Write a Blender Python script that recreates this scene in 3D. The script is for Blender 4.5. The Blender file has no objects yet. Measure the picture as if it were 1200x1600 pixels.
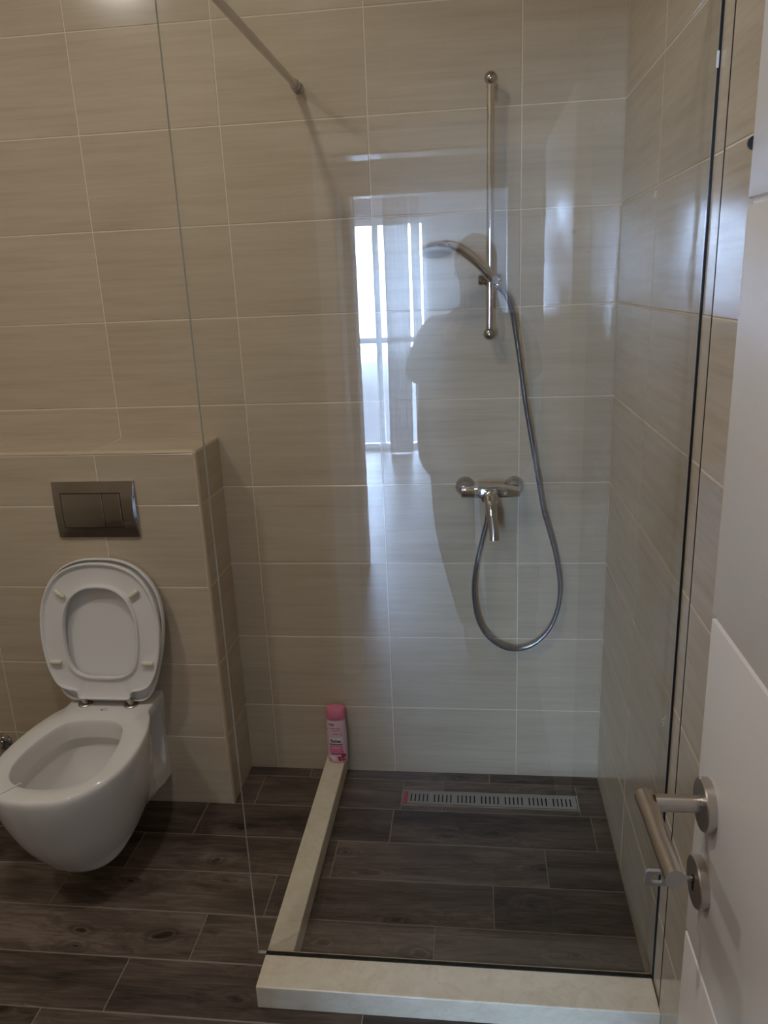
import bpy, bmesh, math, random
from mathutils import Vector, Matrix
S = bpy.context.scene
C = S.collection
PI = math.pi
random.seed(7)

# ---------------------------------------------------------------- camera, world, exposure
CAM = Vector((0.7888410, -2.2201124, 1.5641747))
YAW, PITCH, ROLL = -0.12366738, -0.28611768, -0.04264542
def cam_axes():
    cy, sy, cp, sp = math.cos(YAW), math.sin(YAW), math.cos(PITCH), math.sin(PITCH)
    f = Vector((sy*cp, cy*cp, sp)); rt = Vector((cy, -sy, 0)); up = rt.cross(f)
    cr, sr = math.cos(ROLL), math.sin(ROLL)
    return rt*cr+up*sr, up*cr-rt*sr, f
RT, UP, FW = cam_axes()
cd = bpy.data.cameras.new('camera'); cam = bpy.data.objects.new('camera', cd); C.objects.link(cam)
cam.matrix_world = Matrix(((RT.x, UP.x, -FW.x, CAM.x), (RT.y, UP.y, -FW.y, CAM.y), (RT.z, UP.z, -FW.z, CAM.z), (0, 0, 0, 1)))
cd.sensor_fit = 'HORIZONTAL'; cd.sensor_width = 36.0; cd.lens = 36.0*1205.137/1200.0
cd.clip_start = 0.004; cd.clip_end = 200
S.camera = cam

W = bpy.data.worlds.new('daylight'); S.world = W; W.use_nodes = True
bg = W.node_tree.nodes['Background']
bg.inputs[1].default_value = 118.0
_wn, _wl = W.node_tree.nodes, W.node_tree.links      # pale overcast sky over darker ground
_tc = _wn.new('ShaderNodeTexCoord'); _sx = _wn.new('ShaderNodeSeparateXYZ'); _wl.new(_tc.outputs['Generated'], _sx.inputs[0])
_wr = _wn.new('ShaderNodeValToRGB'); _ad = _wn.new('ShaderNodeMath'); _ad.operation = 'ADD'; _ad.inputs[1].default_value = 0.16; _wl.new(_sx.outputs[2], _ad.inputs[0]); _wl.new(_ad.outputs[0], _wr.inputs[0])
_wr.color_ramp.elements[0].position = 0.03; _wr.color_ramp.elements[0].color = (0.045, 0.06, 0.09, 1)
_e = _wr.color_ramp.elements.new(0.066); _e.color = (0.10, 0.135, 0.17, 1)
_wr.color_ramp.elements[-1].position = 0.086; _wr.color_ramp.elements[-1].color = (0.47, 0.67, 1.0, 1)
_wl.new(_wr.outputs[0], bg.inputs[0])
S.view_settings.view_transform = 'Standard'; S.view_settings.look = 'None'
S.view_settings.exposure = 0.0; S.view_settings.gamma = 1.0; S.view_settings.use_curve_mapping = False
S.cycles.use_denoising = True
S.cycles.max_bounces = 12; S.cycles.diffuse_bounces = 5; S.cycles.glossy_bounces = 5
S.cycles.transmission_bounces = 8; S.cycles.transparent_max_bounces = 16
S.cycles.sample_clamp_indirect = 80.0

def area(name, loc, rot, size, power, col, sizey=None, shape=None, portal=False):
    l = bpy.data.lights.new(name, 'AREA'); l.energy = power; l.color = col; l.size = size
    if sizey: l.shape = 'RECTANGLE'; l.size_y = sizey
    if shape: l.shape = shape
    if portal: l.cycles.is_portal = True
    o = bpy.data.objects.new(name, l); C.objects.link(o); o.location = loc; o.rotation_euler = rot
    return o
XL = -1.35
LAMP = (0.08, -1.30, 3.0)
area('ceiling_lamp_light', (LAMP[0], LAMP[1], LAMP[2]-0.075), (0, 0, 0), 0.13, 7.4, (1.0, 0.94, 0.88), shape='DISK')
FILL_LAMP = (-0.80, -1.62, 3.0)  # added fill lamp, brightens the door, toilet and lower walls
area('added_fill_light', (FILL_LAMP[0], FILL_LAMP[1], FILL_LAMP[2]-0.075), (0, 0, 0), 0.17, 7.6, (1.0, 0.95, 0.90), shape='DISK')
area('window_portal', (-0.62, -6.93, 1.08), (PI/2, 0, 0), 2.1, 1, (1, 1, 1), sizey=2.2, portal=True)

# ---------------------------------------------------------------- materials
def new_mat(name):
    m = bpy.data.materials.new(name); m.use_nodes = True
    nt = m.node_tree; return m, nt, nt.nodes, nt.links
def basic(name, col, rough=0.5, metal=0.0, spec=0.5, coat=0.0, **kw):
    m, nt, N, L = new_mat(name); b = N['Principled BSDF']
    b.inputs['Base Color'].default_value = (*col, 1); b.inputs['Roughness'].default_value = rough
    b.inputs['Metallic'].default_value = metal; b.inputs['Specular IOR Level'].default_value = spec
    b.inputs['Coat Weight'].default_value = coat
    # a trace of unevenness so nothing is a perfectly flat colour
    nz = N.new('ShaderNodeTexNoise'); nz.inputs['Scale'].default_value = kw.get('nscale', 9.0)
    tc = N.new('ShaderNodeTexCoord'); L.new(tc.outputs['Object'], nz.inputs['Vector'])
    mx = N.new('ShaderNodeMix'); mx.data_type = 'RGBA'
    a = kw.get('var', 0.03)
    mx.inputs[6].default_value = (*[c*(1-a) for c in col], 1); mx.inputs[7].default_value = (*[min(1, c*(1+a)) for c in col], 1)
    L.new(nz.outputs['Fac'], mx.inputs[0]); L.new(mx.outputs[2], b.inputs['Base Color'])
    return m
def mth(N, L, op, a, b=None, c=None):
    n = N.new('ShaderNodeMath'); n.operation = op
    for i, v in enumerate((a, b, c)):
        if v is None: continue
        if isinstance(v, (int, float)): n.inputs[i].default_value = v
        else: L.new(v, n.inputs[i])
    return n.outputs[0]
def ramp(N, L, fac, stops):
    r = N.new('ShaderNodeValToRGB'); e = r.color_ramp.elements
    while len(e) < len(stops): e.new(0.5)
    for i, (p, c) in enumerate(stops): e[i].position = p; e[i].color = (*c, 1)
    L.new(fac, r.inputs[0]); return r.outputs[0]
def uv_rand(N, L):
    uv = N.new('ShaderNodeUVMap'); uv.uv_map = 'UVMap'
    at = N.new('ShaderNodeAttribute'); at.attribute_name = 'tile_rand'
    s = N.new('ShaderNodeSeparateXYZ'); L.new(uv.outputs[0], s.inputs[0])
    r = N.new('ShaderNodeSeparateXYZ'); L.new(at.outputs['Vector'], r.inputs[0])
    return s.outputs[0], s.outputs[1], r.outputs[0], r.outputs[1], r.outputs[2]
def comb(N, L, x, y, z=0.0):
    c = N.new('ShaderNodeCombineXYZ')
    for i, v in enumerate((x, y, z)):
        if isinstance(v, (int, float)): c.inputs[i].default_value = v
        else: L.new(v, c.inputs[i])
    return c.outputs[0]
def noise(N, L, vec, scale=1.0, detail=4.0, rough=0.55, dist=0.0):
    n = N.new('ShaderNodeTexNoise'); L.new(vec, n.inputs['Vector'])
    n.inputs['Scale'].default_value = scale; n.inputs['Detail'].default_value = detail
    n.inputs['Roughness'].default_value = rough; n.inputs['Distortion'].default_value = dist
    return n.outputs['Fac']

def tile_material():
    m, nt, N, L = new_mat('beige_travertine_tile'); b = N['Principled BSDF']
    u, v, r1, r2, r3 = uv_rand(N, L)
    off = mth(N, L, 'MULTIPLY', r1, 37.0); off2 = mth(N, L, 'MULTIPLY', r2, 23.0)
    vec = comb(N, L, mth(N, L, 'MULTIPLY_ADD', u, 3.2, off), mth(N, L, 'MULTIPLY_ADD', v, 60.0, off2), r3)
    n1 = noise(N, L, vec, 1.0, 5.0, 0.6, 0.25)
    vec2 = comb(N, L, mth(N, L, 'MULTIPLY_ADD', u, 2.0, off2), mth(N, L, 'MULTIPLY_ADD', v, 14.0, off), 0.0)
    n2 = noise(N, L, vec2, 1.0, 3.0, 0.5, 0.3)
    vec3 = comb(N, L, mth(N, L, 'MULTIPLY_ADD', u, 9.0, off), mth(N, L, 'MULTIPLY_ADD', v, 130.0, off2), 2.0)
    n3 = noise(N, L, vec3, 1.0, 2.0, 0.5)
    s = mth(N, L, 'ADD', mth(N, L, 'MULTIPLY', n1, 0.5), mth(N, L, 'ADD', mth(N, L, 'MULTIPLY', n2, 0.35), mth(N, L, 'MULTIPLY', n3, 0.15)))
    col = ramp(N, L, s, [(0.30, (0.47, 0.392, 0.288)), (0.46, (0.545, 0.462, 0.345)), (0.60, (0.59, 0.508, 0.385)), (0.75, (0.64, 0.565, 0.445))])
    hs = N.new('ShaderNodeHueSaturation'); L.new(col, hs.inputs['Color'])
    L.new(mth(N, L, 'MULTIPLY_ADD', r3, 0.07, 0.965), hs.inputs['Value'])
    L.new(hs.outputs[0], b.inputs['Base Color'])
    b.inputs['Roughness'].default_value = 0.18; b.inputs['Specular IOR Level'].default_value = 0.44
    bp = N.new('ShaderNodeBump'); bp.inputs['Strength'].default_value = 0.06; bp.inputs['Distance'].default_value = 0.002
    L.new(n2, bp.inputs['Height']); L.new(bp.outputs[0], b.inputs['Normal'])
    return m
def plank_material():
    m, nt, N, L = new_mat('dark_wood_look_plank'); b = N['Principled BSDF']
    u, v, r1, r2, r3 = uv_rand(N, L)
    off = mth(N, L, 'MULTIPLY', r1, 41.0); off2 = mth(N, L, 'MULTIPLY', r2, 29.0)
    # knots: cell distances, wobbled, only in some cells
    wob = noise(N, L, comb(N, L, mth(N, L, 'MULTIPLY_ADD', u, 9.0, off), mth(N, L, 'MULTIPLY_ADD', v, 22.0, off2), 0.0), 1.0, 2.0, 0.5)
    wv = mth(N, L, 'MULTIPLY_ADD', wob, 0.30, -0.15)
    kv = comb(N, L, mth(N, L, 'ADD', mth(N, L, 'MULTIPLY_ADD', u, 3.4, off), wv), mth(N, L, 'ADD', mth(N, L, 'MULTIPLY_ADD', v, 7.5, off2), wv), 0.0)
    vo = N.new('ShaderNodeTexVoronoi'); vo.voronoi_dimensions = '2D'; vo.inputs['Scale'].default_value = 1.0
    vo.inputs['Randomness'].default_value = 1.0; L.new(kv, vo.inputs['Vector'])
    sc = N.new('ShaderNodeSeparateColor'); L.new(vo.outputs['Color'], sc.inputs[0])
    on = mth(N, L, 'GREATER_THAN', sc.outputs[0], 0.36)
    kd = mth(N, L, 'ADD', vo.outputs['Distance'], mth(N, L, 'MULTIPLY', mth(N, L, 'SUBTRACT', 1.0, on), 5.0))
    kd = mth(N, L, 'MULTIPLY', kd, mth(N, L, 'MULTIPLY_ADD', sc.outputs[1], 1.2, 0.7))
    near = mth(N, L, 'POWER', mth(N, L, 'SUBTRACT', 1.0, mth(N, L, 'MINIMUM', kd, 1.0)), 3.0)
    vec = comb(N, L, mth(N, L, 'MULTIPLY_ADD', u, 3.0, off), mth(N, L, 'MULTIPLY_ADD', v, 30.0, off2), mth(N, L, 'MULTIPLY', near, 3.0))
    n1 = noise(N, L, vec, 1.0, 7.0, 0.7, 1.1)
    vec2 = comb(N, L, mth(N, L, 'MULTIPLY_ADD', u, 1.5, off2), mth(N, L, 'MULTIPLY_ADD', v, 10.0, off), 0.0)
    n2 = noise(N, L, vec2, 1.0, 3.0, 0.5, 0.8)
    vec3 = comb(N, L, mth(N, L, 'MULTIPLY_ADD', u, 12.0, off), mth(N, L, 'MULTIPLY_ADD', v, 230.0, off2), near)
    n3 = noise(N, L, vec3, 1.0, 3.0, 0.6, 0.4)
    s = mth(N, L, 'ADD', mth(N, L, 'MULTIPLY', n1, 0.45), mth(N, L, 'ADD', mth(N, L, 'MULTIPLY', n2, 0.32), mth(N, L, 'MULTIPLY', n3, 0.23)))
    s = mth(N, L, 'ADD', s, mth(N, L, 'MULTIPLY_ADD', r3, 0.12, -0.06))
    col = ramp(N, L, s, [(0.36, (0.022, 0.016, 0.012)), (0.45, (0.070, 0.051, 0.040)), (0.53, (0.118, 0.089, 0.071)), (0.64, (0.215, 0.170, 0.140))])
    kn = ramp(N, L, kd, [(0.0, (0.12, 0.09, 0.08)), (0.045, (0.25, 0.22, 0.20)), (0.07, (1.0, 0.97, 0.94)), (0.10, (0.55, 0.52, 0.5)), (0.17, (1, 1, 1))])
    mx = N.new('ShaderNodeMix'); mx.data_type = 'RGBA'; mx.blend_type = 'MULTIPLY'; mx.inputs[0].default_value = 0.9
    L.new(col, mx.inputs[6]); L.new(kn, mx.inputs[7]); L.new(mx.outputs[2], b.inputs['Base Color'])
    b.inputs['Roughness'].default_value = 0.36
    bp = N.new('ShaderNodeBump'); bp.inputs['Strength'].default_value = 0.12; bp.inputs['Distance'].default_value = 0.002
    L.new(n1, bp.inputs['Height']); L.new(bp.outputs[0], b.inputs['Normal'])
    return m
def marble_material():
    m, nt, N, L = new_mat('cream_marble'); b = N['Principled BSDF']
    tc = N.new('ShaderNodeTexCoord'); mp = N.new('ShaderNodeMapping'); L.new(tc.outputs['Object'], mp.inputs[0])
    mp.inputs['Scale'].default_value = (5, 5, 9)
    n1 = noise(N, L, mp.outputs[0], 1.6, 6.0, 0.6, 1.2); n2 = noise(N, L, mp.outputs[0], 5.0, 4.0, 0.6, 0.5)
    base = ramp(N, L, n2, [(0.3, (0.74, 0.66, 0.50)), (0.55, (0.80, 0.73, 0.58)), (0.75, (0.84, 0.78, 0.64))])
    vein = ramp(N, L, n1, [(0.47, (1, 1, 1)), (0.497, (0.62, 0.52, 0.44)), (0.503, (0.62, 0.52, 0.44)), (0.53, (1, 1, 1))])
    mx = N.new('ShaderNodeMix'); mx.data_type = 'RGBA'; mx.blend_type = 'MULTIPLY'; mx.inputs[0].default_value = 0.16
    L.new(base, mx.inputs[6]); L.new(vein, mx.inputs[7]); L.new(mx.outputs[2], b.inputs['Base Color'])
    b.inputs['Roughness'].default_value = 0.28
    return m
def glass_material():
    m, nt, N, L = new_mat('clear_glass')
    N.remove(N['Principled BSDF']); out = N['Material Output']
    lw = N.new('ShaderNodeLayerWeight'); lw.inputs[0].default_value = 0.5
    f5 = mth(N, L, 'POWER', lw.outputs['Facing'], 5.0)
    fr = mth(N, L, 'MULTIPLY_ADD', f5, 0.94, 0.043)
    tr = N.new('ShaderNodeBsdfTransparent'); tr.inputs[0].default_value = (0.985, 0.992, 0.988, 1)
    gl = N.new('ShaderNodeBsdfGlossy'); gl.inputs['Roughness'].default_value = 0.0; gl.inputs[0].default_value = (1, 1, 1, 1)
    mx = N.new('ShaderNodeMixShader'); L.new(fr, mx.inputs[0]); L.new(tr.outputs[0], mx.inputs[1]); L.new(gl.outputs[0], mx.inputs[2])
    L.new(mx.outputs[0], out.inputs['Surface'])
    return m
def glass_edge_material():
    m, nt, N, L = new_mat('polished_glass_edge'); b = N['Principled BSDF']
    b.inputs['Base Color'].default_value = (0.58, 0.62, 0.62, 1); b.inputs['Roughness'].default_value = 0.15
    return m
def sheer_material(name, opacity, through=0.8):
    m, nt, N, L = new_mat(name); N.remove(N['Principled BSDF']); out = N['Material Output']
    tr = N.new('ShaderNodeBsdfTransparent'); df = N.new('ShaderNodeBsdfDiffuse'); tl = N.new('ShaderNodeBsdfTranslucent')
    df.inputs[0].default_value = (0.8, 0.81, 0.85, 1); tl.inputs[0].default_value = (0.95*through, 0.97*through, 1.0*through, 1)
    m1 = N.new('ShaderNodeMixShader'); m1.inputs[0].default_value = 0.5; L.new(df.outputs[0], m1.inputs[1]); L.new(tl.outputs[0], m1.inputs[2])
    m2 = N.new('ShaderNodeMixShader'); m2.inputs[0].default_value = opacity; L.new(tr.outputs[0], m2.inputs[1]); L.new(m1.outputs[0], m2.inputs[2])
    L.new(m2.outputs[0], out.inputs['Surface'])
    return m
def brushed(name, col, rough):
    m = basic(name, col, rough, 1.0); return m

M = dict(
    tile=tile_material(), plank=plank_material(), marble=marble_material(), glass=glass_material(), glass_edge=glass_edge_material(),
    grout=basic('pale_wall_grout', (0.76, 0.68, 0.55), 0.8), fgrout=basic('floor_grout', (0.27, 0.23, 0.19), 0.85),
    ceramic=basic('white_ceramic', (0.80, 0.79, 0.77), 0.07, coat=0.3, var=0.01), plastic=basic('white_seat_plastic', (0.80, 0.80, 0.79), 0.18, var=0.01),
    bumper=basic('cream_rubber', (0.78, 0.75, 0.62), 0.45), chrome=basic('chrome', (0.70, 0.71, 0.74), 0.05, 1.0, var=0.01),
    darkchrome=basic('dark_polished_chrome', (0.50, 0.49, 0.49), 0.09, 1.0, var=0.01),
    steel=basic('brushed_steel', (0.58, 0.54, 0.51), 0.30, 1.0, nscale=40, var=0.06), drain=basic('drain_steel', (0.50, 0.49, 0.48), 0.35, 1.0),
    hose=basic('grey_shower_hose', (0.30, 0.31, 0.34), 0.22, 0.85), black=basic('black_silicone', (0.012, 0.013, 0.017), 0.35), slot=basic('dark_slot', (0.008, 0.008, 0.008), 0.8),
    door=basic('white_door_lacquer', (0.90, 0.895, 0.90), 0.30, var=0.01), paint=basic('white_wall_paint', (0.84, 0.84, 0.84), 0.7, var=0.02),
    shine=basic('spray_face_plastic', (0.62, 0.63, 0.65), 0.35), whiteframe=basic('white_window_frame', (0.8, 0.8, 0.8), 0.35),
    red=basic('red_plastic', (0.40, 0.045, 0.06), 0.5), pink=basic('pink_bottle_plastic', (0.80, 0.22, 0.36), 0.35), rose=basic('deep_pink', (0.62, 0.055, 0.19), 0.35),
    palepink=basic('pale_pink_label', (0.82, 0.58, 0.66), 0.4), white=basic('white_print', (0.85, 0.85, 0.85), 0.4), navy=basic('navy_print', (0.02, 0.03, 0.12), 0.4),
    berry=basic('berry_red', (0.42, 0.02, 0.06), 0.4), greenish=basic('pale_cream_print', (0.72, 0.68, 0.52), 0.4), purple=basic('dark_purple_print', (0.16, 0.02, 0.10), 0.4),
    skin=basic('skin', (0.50, 0.31, 0.22), 0.5), shirt=basic('dark_jacket_cloth', (0.035, 0.037, 0.045), 0.9), trousers=basic('dark_trouser_cloth', (0.022, 0.024, 0.032), 0.9),
    hair=basic('dark_brown_hair', (0.02, 0.014, 0.01), 0.6), shoe=basic('black_shoe', (0.02, 0.02, 0.02), 0.4), phone=basic('phone_case', (0.02, 0.02, 0.024), 0.2),
    sheer=sheer_material('sheer_curtain_cloth', 0.30, 0.3), sheer2=sheer_material('gathered_sheer_cloth', 0.97, 0.055), grey=basic('grey_print', (0.22, 0.22, 0.24), 0.5), clear=basic('cloudy_key_plastic', (0.42, 0.42, 0.44), 0.22),
)
lm, nt, N_, L_ = new_mat('lamp_diffuser'); N_['Principled BSDF'].inputs['Emission Color'].default_value = (1, .88, .74, 1); N_['Principled BSDF'].inputs['Emission Strength'].default_value = 6.0
M['lamp'] = lm

# ---------------------------------------------------------------- mesh helpers
def link(name, bm, mats, parent=None, smooth=False, autosmooth=None):
    me = bpy.data.meshes.new(name); bm.to_mesh(me); bm.free()
    for m in (mats if isinstance(mats, (list, tuple)) else [mats]): me.materials.append(m)
    o = bpy.data.objects.new(name, me); C.objects.link(o)
    if smooth:
        for p in me.polygons: p.use_smooth = True
        if autosmooth is not None:
            me.set_sharp_from_angle(angle=math.radians(autosmooth))
    if parent is not None:
        o.parent = parent; o.matrix_parent_inverse = Matrix.Translation(parent.location).inverted() if parent.type == 'EMPTY' else (parent.matrix_world.inverted() if parent.parent is None else Matrix())
        if parent.type != 'EMPTY': o.matrix_parent_inverse = Matrix()
    return o
def tag(o, label=None, cat=None, group=None, kind=None):
    if label: o['label'] = label
    if cat: o['category'] = cat
    if group: o['group'] = group
    if kind: o['kind'] = kind
    return o
def thing(name, loc, label, cat, group=None):
    o = bpy.data.objects.new(name, None); C.objects.link(o); o.location = loc; o.empty_display_size = 0.05
    return tag(o, label, cat, group)
def box(bm, x0, x1, y0, y1, z0, z1, bevel=0.0, mi=0, seg=2):
    v = [bm.verts.new((x, y, z)) for x in (x0, x1) for y in (y0, y1) for z in (z0, z1)]
    F = [(0, 1, 3, 2), (4, 6, 7, 5), (0, 4, 5, 1), (2, 3, 7, 6), (0, 2, 6, 4), (1, 5, 7, 3)]
    fs = [bm.faces.new([v[i] for i in f]) for f in F]
    for f in fs: f.material_index = mi
    if bevel:
        es = list({e for f in fs for e in f.edges})
        bmesh.ops.bevel(bm, geom=es, offset=bevel, segments=seg, profile=0.5, affect='EDGES')
    return fs
def frame_of(d):
    d = d.normalized(); a = Vector((0, 0, 1)) if abs(d.z) < 0.9 else Vector((1, 0, 0))
    u = d.cross(a).normalized(); v = d.cross(u).normalized(); return u, v
def tube(bm, pts, rad, n=16, cap=True, mi=0, squash=None):
    pts = [Vector(p) for p in pts]; rs = rad if isinstance(rad, (list, tuple)) else [rad]*len(pts)
    rings = []; u = None
    for i, p in enumerate(pts):
        d = (pts[min(i+1, len(pts)-1)]-pts[max(i-1, 0)]).normalized()
        if u is None: u, v = frame_of(d)
        else:
            u = (u-d*u.dot(d)).normalized()
        v = d.cross(u)
        su, sv = (squash[i] if squash else (1, 1))
        rings.append([bm.verts.new(p+(u*math.cos(2*PI*k/n)*su+v*math.sin(2*PI*k/n)*sv)*rs[i]) for k in range(n)])
    for a, b in zip(rings, rings[1:]):
        for k in range(n):
            f = bm.faces.new((a[k], a[(k+1) % n], b[(k+1) % n], b[k])); f.material_index = mi
    if cap:
        for r, fl in ((rings[0], True), (rings[-1], False)):
            f = bm.faces.new(list(reversed(r)) if fl else r); f.material_index = mi
    return rings
def catmull(P, n=8):
    P = [Vector(p) for p in P]; Q = [P[0]*2-P[1]]+P+[P[-1]*2-P[-2]]; out = []
    for i in range(1, len(Q)-2):
        a, b, c, d = Q[i-1:i+3]
        for k in range(n):
            t = k/n
            out.append(0.5*((2*b)+(c-a)*t+(2*a-5*b+4*c-d)*t*t+(3*b-a-3*c+d)*t**3))
    out.append(P[-1]); return out
def lathe(bm, base, axis, prof, n=32, mi=0):
    """prof = [(distance along axis, radius)]"""
    base = Vector(base); axis = Vector(axis).normalized(); u, v = frame_of(axis); rings = []
    for h, r in prof:
        if r < 1e-6: rings.append([bm.verts.new(base+axis*h)])
        else: rings.append([bm.verts.new(base+axis*h+(u*math.cos(2*PI*k/n)+v*math.sin(2*PI*k/n))*r) for k in range(n)])
    for a, b in zip(rings, rings[1:]):
        for k in range(n):
            k2 = (k+1) % n
            if len(a) == 1 and len(b) == 1: continue
            if len(a) == 1: f = bm.faces.new((a[0], b[k2], b[k]))
            elif len(b) == 1: f = bm.faces.new((a[k], a[k2], b[0]))
            else: f = bm.faces.new((a[k], a[k2], b[k2], b[k]))
            f.material_index = mi
    for r, rev in ((rings[0], True), (rings[-1], False)):
        if len(r) > 1:
            f = bm.faces.new(list(reversed(r)) if rev else r); f.material_index = mi
def loft(bm, rings, closed=True, capa=True, capb=True, mi=0):
    R = [[bm.verts.new(p) for p in r] for r in rings]; n = len(R[0])
    for a, b in zip(R, R[1:]):
        for k in range(n if closed else n-1):
            f = bm.faces.new((a[k], a[(k+1) % n], b[(k+1) % n], b[k])); f.material_index = mi
    if capa: bm.faces.new(list(reversed(R[0]))).material_index = mi
    if capb: bm.faces.new(R[-1]).material_index = mi
    return R
def recalc(bm): bmesh.ops.recalc_face_normals(bm, faces=bm.faces[:])
def B(): return bmesh.new()
def tiles(bm, origin, U, V, rects, gap, lift, mi_tile=0, mi_grout=1, full=None, depth=0.0, edge=0.0015):
    """one plane of tiles: every rect (u0,v0,u1,v1) is a raised tile over a grout face"""
    origin, U, V = Vector(origin), Vector(U), Vector(V); Nn = U.cross(V).normalized()
    uvl = bm.loops.layers.uv.get('UVMap') or bm.loops.layers.uv.new('UVMap')
    rl = bm.verts.layers.float_vector.get('tile_rand') or bm.verts.layers.float_vector.new('tile_rand')
    for (a, b, c, d) in rects:
        r = Vector((random.random(), random.random(), random.random()))
        g = gap/2; a2, b2, c2, d2 = a+g, b+g, c-g, d-g
        if c2-a2 < 0.002 or d2-b2 < 0.002: continue
        e = min(edge, (c2-a2)/4, (d2-b2)/4)
        lo = [(a2, b2), (c2, b2), (c2, d2), (a2, d2)]; hi = [(a2+e, b2+e), (c2-e, b2+e), (c2-e, d2-e), (a2+e, d2-e)]
        vl = [bm.verts.new(origin+U*x+V*y) for x, y in lo]; vh = [bm.verts.new(origin+U*x+V*y+Nn*lift) for x, y in hi]
        for v_ in vl+vh: v_[rl] = r
        co = {v_: q for v_, q in zip(vl+vh, lo+hi)}
        for quad in [vh]+[[vl[i], vl[(i+1) % 4], vh[(i+1) % 4], vh[i]] for i in range(4)]:
            f = bm.faces.new(quad); f.material_index = mi_tile
            for lp in f.loops: lp[uvl].uv = co[lp.vert]
    for (a, b, c, d) in (full if full else [(min(r[0] for r in rects), min(r[1] for r in rects), max(r[2] for r in rects), max(r[3] for r in rects))]):
        f = bm.faces.new([bm.verts.new(origin+U*x+V*y) for x, y in ((a, b), (c, b), (c, d), (a, d))]); f.material_index = mi_grout
def grid(us, vs): return [(a, b, c, d) for a, c in zip(us, us[1:]) for b, d in zip(vs, vs[1:])]
def cuts(lo, hi, first, step):
    k = math.ceil((lo-first)/step-1e-9); o = [lo]; x = first+k*step
    while x < hi-0.004:
        if x > lo+0.004: o.append(x)
        x += step
    return o+[hi]

# ---------------------------------------------------------------- room measures (metres)
XR = 1.174; XL = -1.35; H = 3.0; YF = -2.30; YF2 = -2.42; G0 = 0.2415
GAP, LIFT = 0.0030, 0.0010
zc = cuts(0, H, G0, 0.25)
YG = -0.815         # outer face of the shower glass

# walls of the bathroom ------------------------------------------------------
bm = B(); tiles(bm, (0, 0, 0), (1, 0, 0), (0, 0, 1), grid(cuts(XL, XR, 0.1135, 0.4), zc), GAP, LIFT)
box(bm, XL-0.1, XR+0.1, 0.002, 0.1, -0.02, H, mi=1)
tag(link('wall_back', bm, [M['tile'], M['grout']]), kind='structure')
YD2 = -0.882
bm = B(); ycut = sorted([0, 0.42, 0.815, -YD2-0.0015])
tiles(bm, (XR, 0, 0), (0, -1, 0), (0, 0, 1), grid(ycut, zc), GAP, LIFT)
tiles(bm, (XR-0.003, 0, 0), (0, -1, 0), (0, 0, 1), grid([-YD2+0.0015, 1.2845, 1.6845, 2.0845, -YF], zc), GAP, LIFT)
box(bm, XR+0.002, XR+0.1, YF2, 0.1, -0.02, H, mi=1)
tag(link('wall_right', bm, [M['tile'], M['grout']]), kind='structure')
bm = B(); box(bm, XR-0.0044, XR+0.002, YD2-0.0016, YD2+0.0008, 0.0, H)
tag(link('trim_1', bm, M['black']), kind='structure')
bm = B(); tiles(bm, (XL, YF, 0), (0, 1, 0), (0, 0, 1), grid(cuts(0, -YF, 0.3, 0.4), zc), GAP, LIFT)
box(bm, XL-0.1, XL-0.002, YF2, 0.1, -0.02, H, mi=1)
tag(link('wall_left', bm, [M['tile'], M['grout']]), kind='structure')
# wall with the bathroom door opening (behind the camera)
DX0, DX1, DH = 0.30, 1.075, 2.03
bm = B()
for (a, b, z0) in ((XL, DX0-0.06, 0), (DX0-0.06, DX1+0.05, DH+0.06), (DX1+0.05, XR, 0)):
    xs = cuts(a, b, 0.1135, 0.4)
    rects = [(-x1, zz0, -x0, zz1) for x0, x1 in zip(xs, xs[1:]) for zz0, zz1 in zip(zc, zc[1:]) if zz1 > z0+0.01]
    rects = [(r[0], max(r[1], z0), r[2], r[3]) for r in rects]
    tiles(bm, (0, YF, 0), (-1, 0, 0), (0, 0, 1), rects, GAP, LIFT)
    box(bm, a, b, YF2, YF-0.002, z0, H, mi=2)
tag(link('wall_front', bm, [M['tile'], M['grout'], M['paint']]), kind='structure')
def casing(name, x0, x1, zt, ya, yb, w=0.07):
    """white lining and architraves round a door opening between planes ya > yb"""
    bm = B(); t = 0.03
    for a, b in ((x0-t, x0), (x1, x1+t)): box(bm, a, b, yb-0.004, ya+0.004, 0, zt+t, 0.002)
    box(bm, x0, x1, yb-0.004, ya+0.004, zt, zt+t, 0.002)
    for y0, y1 in ((ya+0.003, ya+0.018), (yb-0.018, yb-0.003)):
        box(bm, x0-w, x0-0.006, y0, y1, 0, zt+w, 0.003); box(bm, x1+0.006, x1+w, y0, y1, 0, zt+w, 0.003)
        box(bm, x0-0.006, x1+0.006, y0, y1, zt+0.006, zt+w, 0.003)
    return tag(link(name, bm, M['door']), kind='structure')
casing('trim_2', DX0, DX1, 2.0, YF, YF2)
bm = B(); box(bm, XL-0.1, XR+0.1, YF2, 0.1, H, H+0.1)
tag(link('ceiling', bm, M['paint']), kind='structure')

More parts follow.
